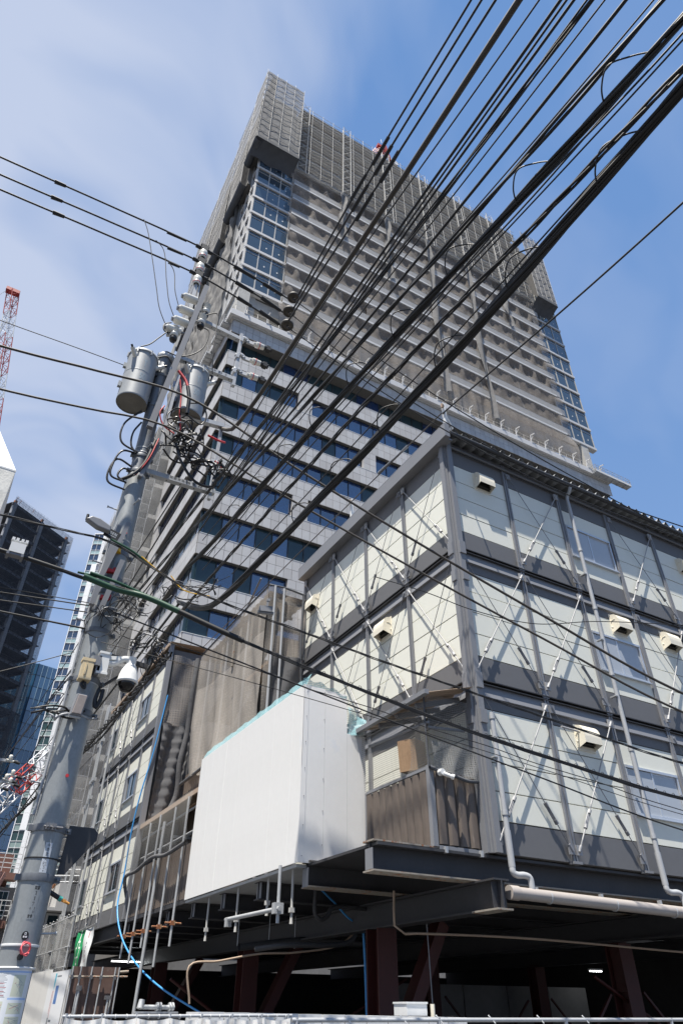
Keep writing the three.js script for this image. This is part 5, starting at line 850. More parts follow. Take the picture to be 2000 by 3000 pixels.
// along the lane, counted where they leave the top edge
[[3.75, [[15.02, -8.75], [15.40, -5.5], [15.41, -2.19], [15.45, 14]], 0.021], [3.65, [[14.43, -8.75], [14.53, -5.4], [14.51, -1.96], [14.42, 14]], 0.021], [3.55, [[13.92, -8.75], [13.62, -5], [13.52, -1.71], [13.22, 14]], 0.021]].forEach(([x, l, r], i) => { const c = cable('black high line running overhead up the lane, ' + ORD[i] + ' at the top edge', zRun(x, l), r, M.black, TOPG); const z = [-6.2, -6.0, -5.7][i]; for (const d of [0, 0.85]) sleeve(c, [x, l[1][0] - 0.02 - d * 0.02, z + d], [x, l[1][0], z + d + 0.6], 0.045); });
cable('thick brown cable from the middle crossarm, ' + ORD[3] + ' at the top edge', [[2.5, 10.28, -8.88], [2.58, 9.98, -8.5], ...zRun(2.6, [[9.80, -7.6], [9.73, -5.73], [9.66, -3.37], [9.65, -1.02], [9.70, 14]])], 0.036, M.brownblack, TOPG, 90);
const plain = [[2.5, [[8.80, -8.9], [9.36, -5.8], [8.86, -0.86], [7.94, 14]].slice(0, 1).concat([[9.28, -6], [8.86, -0.86], [7.94, 14]]), 0.009], [2.6, [[8.9, -8.9], [8.85, -6.05], [8.77, -3.39], [8.68, -0.73], [8.41, 14]], 0.016], [2.5, [[8.34, -8.9], [8.37, -6.01], [8.37, -3.34], [8.29, -0.67], [7.9, 14]], 0.011], [2.4, [[7.9, -8.9], [7.97, -6.07], [8.0, -3.33], [7.89, -0.59], [7.29, 14]], 0.013]];
plain.forEach(([x, l, r], i) => cable('thin black cable overhead along the lane, ' + ORD[4 + i] + ' at the top edge', zRun(x, l), r, M.black, TOPG));
const bundle = (label, pts, n, r, rad, pitch, group = TOPG) => { const t = thing('cable_bundle', label, 'cable bundle', [0, 0, 0], 0, group); tw(pts, r, n, rad, pitch, M.black, t); return t; };
bundle('loose twisted black bundle overhead, ' + ORD[8] + ' at the top edge', zRun(2.4, [[12.05, -40], [8.58, -8.26], [8.16, -5.67], [7.83, -3.09], [7.61, -0.5], [7.04, 14]]), 4, 0.009, 0.018, 4);
cable('hair thin wire right beside the loose twisted bundle overhead', zRun(2.42, [[8.09, -8.9], [7.89, -5.35], [7.44, -0.46], [6.63, 14]]), 0.007, M.black, TOPG);
cable('plain black cable overhead, ' + ORD[10] + ' at the top edge', zRun(2.4, [[11.1, -40], [8, -7.77], [7.63, -5.29], [7.33, -2.81], [7.09, -0.33], [6.39, 14]]), 0.014, M.black, TOPG);
bundle('firm double cable overhead, ' + ORD[11] + ' at the top edge', zRun(2.4, [[12.3, -42], [8.48, -10.67], [7.97, -8.05], [7.49, -5.43], [7.05, -2.82], [6.64, -0.2], [5.38, 14]]), 2, 0.014, 0.014, 2.6);
const spiral = (parent, x, l, r, from, to, step, rad) => { for (let z = from; z < to; z += step) { const f = (zz) => { for (let i = 0; i < l.length - 1; i++) if (zz >= l[i][1] && zz <= l[i + 1][1]) return lerp(l[i][0], l[i + 1][0], (zz - l[i][1]) / (l[i + 1][1] - l[i][1])); return l[l.length - 1][0]; }; obj('hanger_loop', [Tu([[x, f(z) - rad * 0.5, z], [x - rad * 1.1, f(z) + 0.03, z + step * 0.08], [x - rad * 1.6, f(z) + rad * 1.2, z + step * 0.2], [x - rad * 0.6, f(z + step * 0.3) + rad * 1.3, z + step * 0.34], [x, f(z + step * 0.45) + 0.02, z + step * 0.45]], r, 26, 5)], M.black, parent); } };
{ const l = [[7.62, -9.6], [7.43, -8.43], [7.22, -6.37], [6.99, -4.3], [6.73, -2.24], [6.46, -0.18], [5.28, 14]], b = bundle('heavy cable bundle with looping hangers reaching the top right corner', zRun(2.5, l), 6, 0.012, 0.022, 3.2); spiral(b, 2.5, l, 0.006, -7.6, 3, 0.85, 0.075); }
bundle('thin cable pair just under the heavy looped bundle at the right edge', zRun(2.6, [[7.51, -9], [7.23, -5.4], [7.0, -3.68], [6.78, -1.96], [6.56, -0.24], [5.45, 14]]), 2, 0.008, 0.02, 3);
{ const l = [[6.59, -20], [6.14, -15.75], [6.0, -13.71], [6.2, -11.68], [6.70, -9.64], [6.65, -7.32], [6.52, -4.99], [6.32, -2.67], [6.05, -0.34], [4.9, 14]], b = bundle('lashed twisted cable pair running down past the pole beside the netted stairs', zRun(2.5, l), 3, 0.010, 0.014, 1.3); spiral(b, 2.5, l, 0.006, -19, -9.8, 0.55, 0.07); }
{ const l = [[6.09, -6.21], [6.02, -4.76], [5.99, -3.31], [6.01, -1.86], [6.08, -0.42], [6.58, 14]], run = zRun(2.6, [[7.27, -10.21], [6.77, -9.37], [6.41, -8.62], [6.22, -8.01], [6.14, -7.25], ...l]), b = bundle('thickest overhead cable bundle, curling in at the tower foot', run, 9, 0.013, 0.030, 5); spiral(b, 2.6, l, 0.006, -5.6, 3, 0.9, 0.075); obj('core', [Tu(run, 0.022, 90, 6)], M.black, b); }
cable('single tight wire from the office roof mast out to the right edge', zRun(7.85, [[13.3, -8.75], [12.54, -2.16], [11.3, 30]]), 0.02, M.black);
cable('single tight wire continuing behind the roof mast down the far lane', zRun(7.82, [[14.9, -54], [13.96, -27], [13.3, -8.75]]), 0.016, M.brownblack);
one('wire_tensioner', 'grey preformed clamp on the single wire just behind the roof mast', 'clamp', [Cy([7.82, 13.46, -11.6], [7.82, 13.42, -10.9], 0.045, 0.03, 8), Cy([7.82, 13.42, -10.9], [7.82, 13.36, -10.2], 0.022, 0.04, 8)], M.steelgrey);
[[[11.93, -60], [10.81, -34.7], [9.68, -19.43], [9.0, -9]], [[5.67, -60], [7.27, -30.03], [8.63, -14.69], [8.8, -9]], [[7.56, -60], [7.5, -30], [7.5, -15], [7.6, -9]], [[6.13, -60], [6.36, -28], [6.5, -16], [6.55, -9]]].forEach((l, i) => cable('black cable sagging away down the far lane left of the pole, ' + ['highest', 'second', 'third', 'lowest'][i] + ' of them', zRun(2.05 + i * 0.08, l), [0.012, 0.014, 0.01, 0.02][i], M.black, 'cables down the far lane'));
{ const l = [[7.67, -60], [6.62, -28.24], [5.87, -14.5], [5.75, -9]]; const b = bundle('coil lashed cable bundle dropping away left of the pole to the far lane', zRun(2.3, l), 3, 0.016, 0.03, 0.8, 'cables down the far lane'); spiral(b, 2.3, [...l], 0.007, -40, -16, 0.8, 0.12); }
// across the lane
const HVL = ['upper', 'middle', 'lower'];
[[[-14, 14.67], [-2.82, 15.22], [-0.67, 15.36], [1.48, 15.45], [2.6, 15.3], [3.65, 15.1]], [[-14, 14.07], [-2.66, 14.67], [-0.59, 14.82], [1.47, 14.91], [2.57, 14.75], [3.58, 14.5]], [[-14, 13.65], [-2.52, 14.22], [-0.52, 14.35], [1.48, 14.43], [2.57, 14.24], [3.56, 14.0]]].forEach((l, i) => {
  const c = cable(HVL[i] + ' of three lines from the left edge over the pole tip', xRun(-8.9, l), 0.02, M.black, 'lines over the pole tip');
  sleeve(c, [2.2 + i * 0.1, l[4][1] + 0.05, -8.9], [2.75, l[4][1] - 0.03, -8.9], 0.048); sleeve(c, [2.95, l[4][1] - 0.07, -8.9], [3.45, l[5][1] + 0.03, -8.9], 0.05);
  const xs = [-1.77, -1.7, -1.55][i]; sleeve(c, [xs, lerp(l[1][1], l[2][1], (xs - l[1][0]) / (l[2][0] - l[1][0])) - 0.01, -8.9], [xs + 0.22, lerp(l[1][1], l[2][1], (xs + 0.22 - l[1][0]) / (l[2][0] - l[1][0])), -8.9], 0.045); sleeve(c, [0.6 + 0.1 * i, l[2][1] + 0.045, -8.9], [1.05, l[3][1] - 0.02, -8.9], 0.034);
});
[[[3.64, 14.85], [5.67, 13.25], [7.7, 11.83], [9.73, 10.6], [11.77, 9.54], [20, 7.21]], [[3.59, 14.31], [5.04, 13.02], [6.49, 11.95], [7.94, 11.08], [9.39, 10.42], [20, 7.96]], [[3.58, 13.78], [4.99, 12.69], [6.4, 11.73], [7.81, 10.9], [9.22, 10.2], [20, 7.31]]].forEach((l, i) => cable(HVL[i] + ' of three lines from the disc insulators over the office roof', skew(-8.7, l, 3.6), 0.013, M.black, 'lines over the office roof'));
cable('upper thick cable crossing from left to right over the cream office', skew(-8.3, [[-14, 8.41], [-1.27, 9.7], [0.16, 9.95], [1.57, 10.03], [3.52, 8.77], [5.48, 7.6], [7.43, 6.51], [9.38, 5.49], [20, 2.28]]), 0.021, M.brownblack, undefined, 110);
cable('lower thick cable crossing from left to right over the cream office', skew(-8.3, [[-14, 7.45], [-1.03, 8.87], [0.17, 9.09], [1.36, 9.27], [3.34, 8.17], [5.32, 7.13], [7.3, 6.14], [9.28, 5.19], [20, 2.21]]), 0.018, M.brownblack, undefined, 110);
{ const run = skew(-8.2, [[-14, 6.6], [-0.22, 6.23], [1.0, 6.13], [1.56, 6.06], [3.0, 5.51], [4.44, 5.03], [5.87, 4.6], [7.31, 4.23], [8.75, 3.92], [20, 2.61]]);
  const b = bundle('thick sagging bundle in a green sleeve crossing in front of the pole', run, 5, 0.010, 0.016, 2.6, undefined); const c = new THREE.CatmullRomCurve3(run.map((p) => V(...p)), false, 'centripetal');
  obj('green_sleeve', [Tu([[0.78, 6.17, -8.2], [1.2, 6.11, -8.2], [1.6, 6.05, -8.1], [2.05, 5.88, -7.95]], 0.042, 24, 8)], M.green, b); obj('green_sleeve', [Tu([[0.85, 6.25, -8.2], [1.2, 6.2, -8.18], [1.6, 6.12, -8.18]], 0.02, 16, 6), Tu([[0.7, 6.22, -8.22], [1.2, 6.22, -8.22], [1.55, 6.13, -8.2]], 0.016, 16, 6)], M.green, b);
  obj('dark_sleeve', [Tu([[2.05, 5.88, -7.95], [2.5, 5.70, -7.81], [2.9, 5.55, -7.69]], 0.038, 24, 8), Tu([[-2, 6.3, -8.2], [0, 6.22, -8.2], [0.5, 6.18, -8.2]], 0.03, 24, 8)], M.black, b);
  const hz = []; for (let i = 60; i < 200; i++) { const p = c.getPointAt(i / 260 * 0.95 + 0.02), q = c.getPointAt(i / 260 * 0.95 + 0.0225); if (p.x > 3.4 && p.x < 12) hz.push(Tu([[p.x, p.y - 0.02, p.z], [p.x + 0.03, p.y + 0.035, p.z + 0.02], [q.x, q.y - 0.015, q.z]], 0.004, 8, 4)); } obj('hanger_wire', hz, M.black, b, STUFF); }
bundle('cable bundle carrying the name sign, passing the pole above the green sleeve', skew(-8.25, [[-14, 6.34], [-0.42, 6.77], [0.29, 6.8], [0.99, 6.83], [1.6, 6.54], [2.0, 6.32], [2.48, 6.15], [3.79, 5.77], [5.1, 5.4], [6.4, 5.06], [7.71, 4.72], [9.01, 4.41], [20, 2.84]]), 3, 0.007, 0.012, 1.5, undefined);
{ const b = thing('spliced_lead', 'green and yellow leads on the upper bundle right of the pole', 'cable', [0, 0, 0]); obj('lead', [Tu([[1.0, 6.84, -8.2], [1.3, 6.74, -8.18], [1.6, 6.6, -8.2]], 0.016, 16)], M.green, b); obj('lead', [Tu([[1.45, 6.68, -8.16], [1.8, 6.48, -8.15], [2.05, 6.4, -8.16], [2.3, 6.36, -8.18]], 0.008, 20), Tu([[1.9, 6.5, -8.15], [2.1, 6.32, -8.13], [2.5, 6.34, -8.15]], 0.007, 20)], M.yellow, b); }
cable('single cable from the pole across the white box to the office, upper of two', skew(-8.3, [[1.27, 5.81], [3.14, 5.22], [5, 4.64], [6.87, 4.08], [8.73, 3.54], [20, 1.59]]), 0.010);
cable('thin wavy wire across the porch to the right edge, above the lowest cable', Array.from({ length: 40 }, (_, i) => { const x = 1.25 + i * 0.5; return [x, 5.64 - 0.2467 * (x - 1.3) + 0.012 * Math.sin(i * 2.1), -8.3 + 0.3 * (x - 1.2)]; }), 0.006, M.black, undefined, 160);
cable('thin straight wire across the porch to the right edge', skew(-8.3, [[1.21, 5.37], [3.1, 5.02], [5, 4.63], [6.89, 4.2], [8.78, 3.74], [20, 2]]), 0.005);
[[[-14, 5.37], [-0.14, 6.06], [1.03, 6.15]], [[-14, 5.19], [-0.12, 5.99], [1.04, 6.11]], [[-14, 4.94], [-0.08, 5.88], [1.06, 6.01]], [[-14, 5.45], [-0.04, 5.73], [1.04, 5.76]]].forEach((l, i) => cable('thin service wire from the left edge to the pole middle, ' + ['topmost', 'second', 'third', 'lowest'][i] + ' of four', xRun(-8.85, l), [0.006, 0.009, 0.008, 0.013][i], M.black, 'service wires to the pole middle', 12));
cable('thin stay wire rising from the lower left to the grey pole bracket', [[-3.5, 3.0, -8.8], [0.19, 4.93, -8.8], [0.98, 5.38, -8.8]], 0.006);
cable('thin lone wire sloping from the left edge to the transformers', xRun(-9, [[-14, 10.64], [-1.55, 10.95], [-0.24, 11.01], [1.07, 11.05]]), 0.008);
cable('faint thin wire across the sky to the right edge over the roof', [[13.6, 14.0, -18], [22, 13.4, -18]], 0.008, M.pvc);
[[[0.07, 15.38], [0.21, 15.06], [0.43, 14.33], [0.71, 13.33], [0.87, 12.77], [1.1, 12.3]], [[0.43, 14.86], [0.61, 14.7], [0.86, 13.69], [1.02, 13.07], [1.2, 12.66]], [[0.72, 14.4], [0.93, 14.16], [1.08, 13.48], [1.24, 13.02]]].forEach((l, i) => cable('dropper wire hanging against the sky from the tip lines, ' + ['left', 'middle', 'right'][i] + ' of three', xRun(-8.85, l), 0.009, M.black, 'dropper wires at the pole tip', 40));
[[[1.74, 12.9, -8.64], [1.95, 13.05, -8.6], [2.0, 12.6, -8.6], [2.02, 11.9, -8.62], [2.1, 11.38, -8.68]], [[1.74, 12.45, -8.6], [1.85, 12.4, -8.58], [1.82, 11.9, -8.6], [1.6, 11.55, -8.62], [1.4, 11.45, -8.66], [1.2, 11.44, -8.66]], [[0.72, 11.3, -8.66], [0.85, 11.45, -8.66], [1.0, 11.78, -8.68], [1.12, 12.0, -8.68], [1.2, 12.02, -8.7]], [[1.05, 11.2, -8.66], [1.2, 11.25, -8.6], [1.3, 11.15, -8.62]], [[1.14, 12.35, -8.72], [1.02, 12.2, -8.7], [1.04, 12.0, -8.68], [1.15, 11.98, -8.7]]].forEach((l, i) => cable('black jumper lead looping ' + ['from the upper right cutout to the right transformer', 'from the lower right cutout to the left across the rail', 'from the left cutout to the left transformer', 'between the two transformers', 'beside the left cutout'][i], l, 0.012, M.black, 'jumper leads at the transformers', 50));
{ const rd = thing('red_lead', 'red sleeved leads dropping in front of the right transformer', 'cable', [0, 0, 0]); obj('lead', [Tu([[1.45, 10.95, -8.55], [1.6, 10.75, -8.52], [1.66, 10.6, -8.5]], 0.026, 16)], M.red, rd); obj('lead', [Tu([[1.5, 10.7, -8.5], [1.58, 10.3, -8.5], [1.62, 9.9, -8.5], [1.7, 9.5, -8.52]], 0.014, 20), Tu([[1.35, 10.0, -8.56], [1.3, 9.8, -8.55], [1.4, 9.55, -8.55], [1.6, 9.4, -8.5]], 0.012, 20), Tu([[2.2, 9.75, -8.62], [2.4, 9.72, -8.62], [2.55, 9.8, -8.7]], 0.02, 12), Tu([[2.42, 9.3, -8.7], [2.55, 9.2, -8.66], [2.5, 9.05, -8.66]], 0.02, 12)], M.red, rd); obj('lead', [Tu([[1.66, 10.6, -8.5], [1.72, 10.3, -8.48], [1.74, 9.95, -8.5]], 0.036, 16), Tu([[1.74, 10.2, -8.48], [1.95, 10.25, -8.45], [2.08, 10.0, -8.46], [2.0, 9.8, -8.48], [1.75, 9.9, -8.48]], 0.014, 30)], M.blackgloss, rd); }
function tangle(label, c, s, n, r, drift) {
  const t = thing('cable_tangle', label, 'cable tangle', c);
  for (let i = 0; i < n; i++) { const P = [], a0 = rr(0, 7), tl = rr(-1, 1), cx = rr(-0.5, 0.5) * s[0], cy = rr(-0.5, 0.5) * s[1], A = rr(0.35, 0.75); for (let k = 0; k < 9; k++) { const a = a0 + k * 0.85 * (i % 2 ? 1 : -1); P.push([cx + Math.cos(a) * s[0] * A * 0.5 + drift[0] * (k - 4) * 0.06, cy + Math.sin(a) * s[1] * A * 0.5 + drift[1] * (k - 4) * 0.06, rr(-0.5, 0.5) * s[2] + tl * 0.02]); } obj('loop', [Tu(P, r * rr(0.6, 1.5), 60, 5)], i % 9 === 4 ? M.pvc : i % 3 ? M.black : M.blackgloss, t); }
}
tangle('big tangle of black leads hanging under the right transformer', [1.74, 9.45, -8.5], [0.42, 0.55, 0.25], 10, 0.011, [0.5, -0.5]);
tangle('second tangle of heavy black leads beside the arm end post', [2.1, 9.05, -8.55], [0.55, 0.22, 0.25], 9, 0.013, [1.6, -0.3]);
tangle('small tangle of thin leads at the arm end post', [2.5, 8.95, -8.6], [0.14, 0.4, 0.15], 7, 0.007, [0.1, 0.3]);
tangle('nest of thin wires wound round the middle of the pole', [1.42, 6.0, -8.66], [0.4, 0.5, 0.2], 15, 0.005, [0.9, 0.5]);
tangle('wire clump hanging on the dark bracket arm right of the pole', [2.02, 5.55, -8.6], [0.2, 0.34, 0.15], 9, 0.006, [0.3, -0.3]);
tangle('second wire clump closer to the pole on the bracket arm', [1.78, 5.66, -8.6], [0.12, 0.2, 0.12], 6, 0.008, [0.5, 0.5]);
tangle('tangle of lead ends where the yellow leads meet the lane bundle', [2.35, 6.55, -8.4], [0.5, 0.3, 0.25], 7, 0.006, [1.6, 0.9]);
tangle('dark cable ends gathered on the left of the pole under the flood lamp', [1.02, 4.55, -8.72], [0.22, 0.12, 0.12], 5, 0.010, [1.2, 0.1]);
{ const t = thing('cable_end', 'stiff black cable ends dangling under the camera box', 'cable', [1.4, 4.85, -8.66]); obj('end', [Tu([[-0.02, 0.05, 0], [-0.04, -0.1, 0.01], [-0.02, -0.2, 0.01], [0.02, -0.1, 0.02], [0.03, 0.05, 0]], 0.028, 24)], M.black, t); }
cable('thick lead sweeping from the arm end post back to the pole tangle', [[2.42, 8.85, -8.6], [2.38, 8.6, -8.55], [2.1, 8.55, -8.5], [1.8, 8.85, -8.48], [1.66, 9.2, -8.5]], 0.024, M.blackgloss, undefined, 50);
cable('thin blue black wire arcing in front of the right office face', [[4.75, 6.88, -7.24], [5.52, 6.71, -7.0], [6.19, 6.51, -6.8], [7.15, 6.4, -6.52], [8.2, 6.57, -6.2], [9.16, 6.66, -5.91], [10.5, 6.75, -5.5]], 0.007);
[[2.45, [[8.2, -8.9], [8.02, -3.3], [7.75, -0.6], [7.0, 14]], 'between the two middle cables'], [2.48, [[7.75, -8.9], [7.28, -3.0], [6.92, -0.3], [5.9, 14]], 'just left of the firm double cable'], [2.55, [[7.2, -8.9], [6.72, -3], [6.38, -0.3], [5.2, 14]], 'between the heavy looped bundle and the twisted pair'], [2.6, [[6.45, -7.6], [6.2, -3.2], [6.12, -0.4], [5.6, 14]], 'hugging the upper side of the thickest bundle']].forEach(([x, l, w]) => cable('fine taut wire overhead along the lane, ' + w, zRun(x, l), 0.0065, M.black, TOPG));
// ---------- what stands behind and beside ----------
{ // pale rendered building, its corner only
  const t = thing('rendered_house', 'pale rough rendered building corner with a bright sloping top at the left edge', 'building', [0, 0, 0]);
  obj('wall', [BB(-14, -1.15, 0, 17.36, -34, -21.97)], M.palewall, t);
  obj('sloped_wall', [Sh((u, v) => [lerp(-14, -1.15 - 2.0 * v, u), 17.37 + 7 * v, -21.98 - 6.2 * v], 2, 2), Sh((u, v) => [-1.15 - 2.0 * v, 17.37 + 7 * v, lerp(-21.98 - 6.2 * v, -34, u)], 2, 2)], M.whitepaint, t);
  obj('coping', [BB(-14, -1.13, 17.3, 17.37, -22.0, -21.96)], M.whitepaint, t);
}
function quad(a, b, y0, y1, th, m, name, parent) { const dx = b[0] - a[0], dz = b[1] - a[1], L = Math.hypot(dx, dz); const g = BB(0, L, y0, y1, -th, 0); g.rotateY(-Math.atan2(dz, dx)); g.translate(a[0], 0, a[1]); return obj(name, [g], m, parent); }
{ // dark steel frame tower under netting
  const A = [-6.62, -184.7], B = [11.65, -197.9], H = 124, L = Math.hypot(B[0] - A[0], B[1] - A[1]), ry = -Math.atan2(B[1] - A[1], B[0] - A[0]);
  const t = thing('steel_frame_tower', 'dark steel skeleton tower behind grey nets at the left', 'building', [A[0], 0, A[1]], ry);
  const dS = mat([0.10, 0.105, 0.12], 0.6, 0.1, { amp: 0.3, size: 3 }), lS = mat([0.26, 0.27, 0.29], 0.6, 0, { amp: 0.2, size: 3 });
  for (const x of [0.5, L * 0.5, L - 0.8]) for (const z of [-0.6, -8, -16]) obj('column', [BB(x - 0.55, x + 0.55, 0, H - 1, z - 0.5, z + 0.5)], z > -1 ? lS : dS, t);
  const rails = [], hang = [];
  for (let y = H - 1.2; y > 4; y -= 4.05) {
    obj('floor_beam', [BB(-0.5, L, y - 0.75, y, -0.55, -0.3), BB(-0.5, L, y - 0.8, y - 0.74, -0.75, -0.1), BB(-0.5, L, y, y + 0.05, -0.75, -0.1), BB(L - 0.4, L - 0.2, y - 0.7, y, -16, -0.5), BB(L * 0.5 - 0.1, L * 0.5 + 0.1, y - 0.7, y, -16, -0.5)], dS, t);
    obj('floor_beam', [BB(-0.5, L, y - 0.7, y, -8.2, -7.9), BB(-0.5, L, y - 0.7, y, -16.1, -15.9)], dS, t);
    obj('deck', [BB(-0.5, L, y + 0.05, y + 0.2, -16, -0.9)], dS, t);
    obj('beam_hole', Array.from({ length: 12 }, (_, i) => mv(new THREE.CylinderGeometry(0.22, 0.22, 0.02, 12).rotateX(Math.PI / 2), 1.6 + i * 1.75, y - 0.38, -0.295)), M.black, t);
    for (let x = 0; x < L; x += 1.6) rails.push(Cy([x, y, -0.2], [x, y + 1.2, -0.2], 0.03, 0.03, 4)); for (const d of [0.6, 1.2]) rails.push(Cy([0, y + d, -0.2], [L, y + d, -0.2], 0.025, 0.025, 4));
    for (let z = -0.4; z > -16; z -= 2) hang.push(Bar([L, y - 0.3, z], [L + 0.9, y - 0.1, z], 0.06, 0.06), Cy([L + 0.9, y - 0.1, z], [L + 0.9, y + 1.4, z], 0.03, 0.03, 4)); hang.push(BB(L + 0.1, L + 0.95, y - 0.05, y, -16, -0.2), Cy([L + 0.9, y + 1.2, 0], [L + 0.9, y + 1.2, -16], 0.025, 0.025, 4));
  }
  obj('guard_rail', rails, M.rod, t, STUFF); obj('bracket_walk', hang, dS, t, STUFF);
  obj('roof_rail', [0.5, 1.2, 1.9].map((d) => Cy([-0.5, H - 0.8 + d, 0.2], [L + 0.9, H - 0.8 + d, 0.2], 0.03, 0.03, 4)).concat(Array.from({ length: 19 }, (_, i) => Cy([i * 1.2, H - 1, 0.2], [i * 1.2, H + 1.2, 0.2], 0.035, 0.035, 4))), M.galv, t);
  obj('roof_plant', [BB(0.3, 1.1, H - 0.8, H + 0.3, -1.4, -0.7), BB(L - 0.9, L - 0.2, H - 0.8, H + 0.3, -1.2, -0.5), BB(11, 11.7, H - 0.8, H + 0.3, -1.2, -0.6)].concat([Bar([0.2, H, -0.5], [0.9, H + 1.6, -0.5], 0.12, 0.12), Bar([1.6, H - 0.5, -0.4], [2.1, H + 1.2, -0.4], 0.12, 0.12), Bar([7, H, -0.5], [7.2, H + 1.4, -0.5], 0.12, 0.12)]), M.rust, t);
  obj('net', [Sh((u, v) => [lerp(-0.6, L + 1.1, u), lerp(H + 0.6, 56, v), 0.4 + 0.05 * Math.sin(u * 20 + v * 9)], 12, 20)], netMat([0.05, 0.052, 0.06], 0.5, { size: 2, cells: 16 }), t);
  obj('net', [Sh((u, v) => [lerp(-0.6, L + 1.1, u), lerp(66, 0, v), 0.6 + 0.05 * Math.sin(u * 20 + v * 9)], 12, 20)], netMat([0.045, 0.047, 0.055], 0.9, { size: 2, cells: 16 }), t);
  obj('net', [Sh((u, v) => [L + 1.15, lerp(H, 0, v), lerp(0.4, -16, u)], 8, 20)], M.netgrey, t);
}
{ // white residential tower
  const D = 150, az = 5.42 * RAD, H = 97.3, ry = -29.8 * RAD, FH = 2.98;
  const t = thing('white_tower', 'white residential tower with stepped columns of paired windows, behind the pole', 'building', [D * Math.sin(az), 0, -D * Math.cos(az)], ry);
  obj('core', [BB(0.2, 34, 0, H, -24, -0.5)], M.whitepaint, t);
  const gw = ready([Bx(1.04, 1.80, 0.06)]), gs = ready([Bx(1.04, 0.96, 0.08)]), wg = [glassMat([0.01, 0.035, 0.09], 2.0), glassMat([0.02, 0.05, 0.05], 1.6)], sp = [mat([0.32, 0.44, 0.46], 0.3), mat([0.22, 0.29, 0.28], 0.35)];
  const fr = [], wp = []; let count = 0;
  const nF = Math.floor(H / FH);
  for (let f = 0; f < nF; f++) {
    const y = H - (f + 1) * FH, st = Math.floor((f + 2) / 5) % 3, cols = [];
    let x = st === 0 ? 0 : st === 1 ? -1.15 : 0.0;
    const first = st === 2 ? 1 : 2; const low = f > 14;
    x = 0.12; const pat = st === 1 ? [1, 2, 2, 2, 2, 2, 2, 2] : st === 2 ? [2, 3, 2, 3, 2, 3, 2] : [2, 2, 2, 2, 2, 2, 2, 2];
    for (const n of pat) {
      for (let i = 0; i < n; i++) { if (x > 13.5) break; if (count < 640) { count++; const a = new THREE.Mesh(gw, wg[low ? 1 : 0]); a.name = 'window'; a.position.set(x + 0.56, y + 1.95, -0.24); const b = new THREE.Mesh(gs, sp[low ? 1 : 0]); b.name = 'spandrel_panel'; b.position.set(x + 0.56, y + 0.52, -0.2); if (count <= 300) t.add(a, b); else { a.updateMatrix(); b.updateMatrix(); wp.push(gw.clone().applyMatrix4(a.matrix)); wp.sp = wp.sp || []; wp.sp.push(gs.clone().applyMatrix4(b.matrix)); } } fr.push(BB(x + 1.09, x + 1.15, y, y + FH, -0.3, -0.1)); x += 1.12; }
      fr.push(BB(x + 0.03, x + 1.27, y + 0.02, y + FH - 0.02, -0.3, 0.0)); x += 1.31;
    }
    fr.push(BB(0, 15, y + 1.04, y + 1.12, -0.3, -0.08), BB(0, 15, y + FH - 0.12, y + FH - 0.03, -0.3, -0.08));
  }
  fr.push(BB(0, 0.14, 0, H, -0.5, 0), BB(0, 15, H - 0.1, H + 0.15, -0.5, 0.02));
  obj('cladding', fr, mat([0.78, 0.79, 0.80], 0.5, 0, { amp: 0.05, size: 4 }), t);
  if (wp.length) { obj('window', wp, wg[1], t, STUFF); obj('spandrel_panel', wp.sp, sp[1], t, STUFF); }
}
{ // blue glass tower with two faces
  const P = (D, az) => [D * Math.sin(az * RAD), -D * Math.cos(az * RAD)], A = P(220, 3.94), Lf = P(222.4, 2.0), R = P(223.8, 6.6), H = 89.8;
  const t = thing('blue_glass_tower', 'blue glass curtain wall tower far behind the dark skeleton', 'building', [0, 0, 0]);
  const cw = [glassMat([0.02, 0.065, 0.13], 2.1), glassMat([0.03, 0.095, 0.18], 2.4), glassMat([0.09, 0.21, 0.32], 2.2)], fr = [];
  const face = (a, b, n) => { const dx = (b[0] - a[0]) / n, dz = (b[1] - a[1]) / n, L = Math.hypot(dx, dz), ry = -Math.atan2(dz, dx); const g = ready([Bx(L - 0.14, 3.6, 0.08)]);
    for (let f = 0; f < 21; f++) for (let i = 0; i < n; i++) { const m = new THREE.Mesh(g, cw[f > 9 && f % 2 === 0 && hash(i, f, n) > 0.35 ? 2 : hash(i, f, 3) > 0.6 ? 1 : 0]); m.name = 'glass_panel'; m.rotation.y = ry; m.position.set(a[0] + dx * (i + 0.5), H - 2 - f * 3.8, a[1] + dz * (i + 0.5)); t.add(m); }
    for (let i = 0; i <= n; i++) { const x = a[0] + dx * i, z = a[1] + dz * i; fr.push(BB(x - 0.08, x + 0.08, 8, H, z - 0.08, z + 0.12)); } };
  face(Lf, A, 4); face(A, R, 7); obj('mullion', fr, mat([0.30, 0.42, 0.5], 0.4, 0.3), t);
  quad(Lf, A, 0, H - 0.2, 1, M.frameblack, 'core', t); quad(A, R, 0, H - 0.2, 1, M.frameblack, 'core', t);
  obj('base_block', [BB(0, 30, 0, 22, -200, -175)], mat([0.05, 0.06, 0.09], 0.5, 0, { amp: 0.2, size: 6 }), t);
  obj('base_line', Array.from({ length: 14 }, (_, i) => BB(0, 30, 2 + i * 1.5, 2.06 + i * 1.5, -175, -174.9)), M.black, t);
}
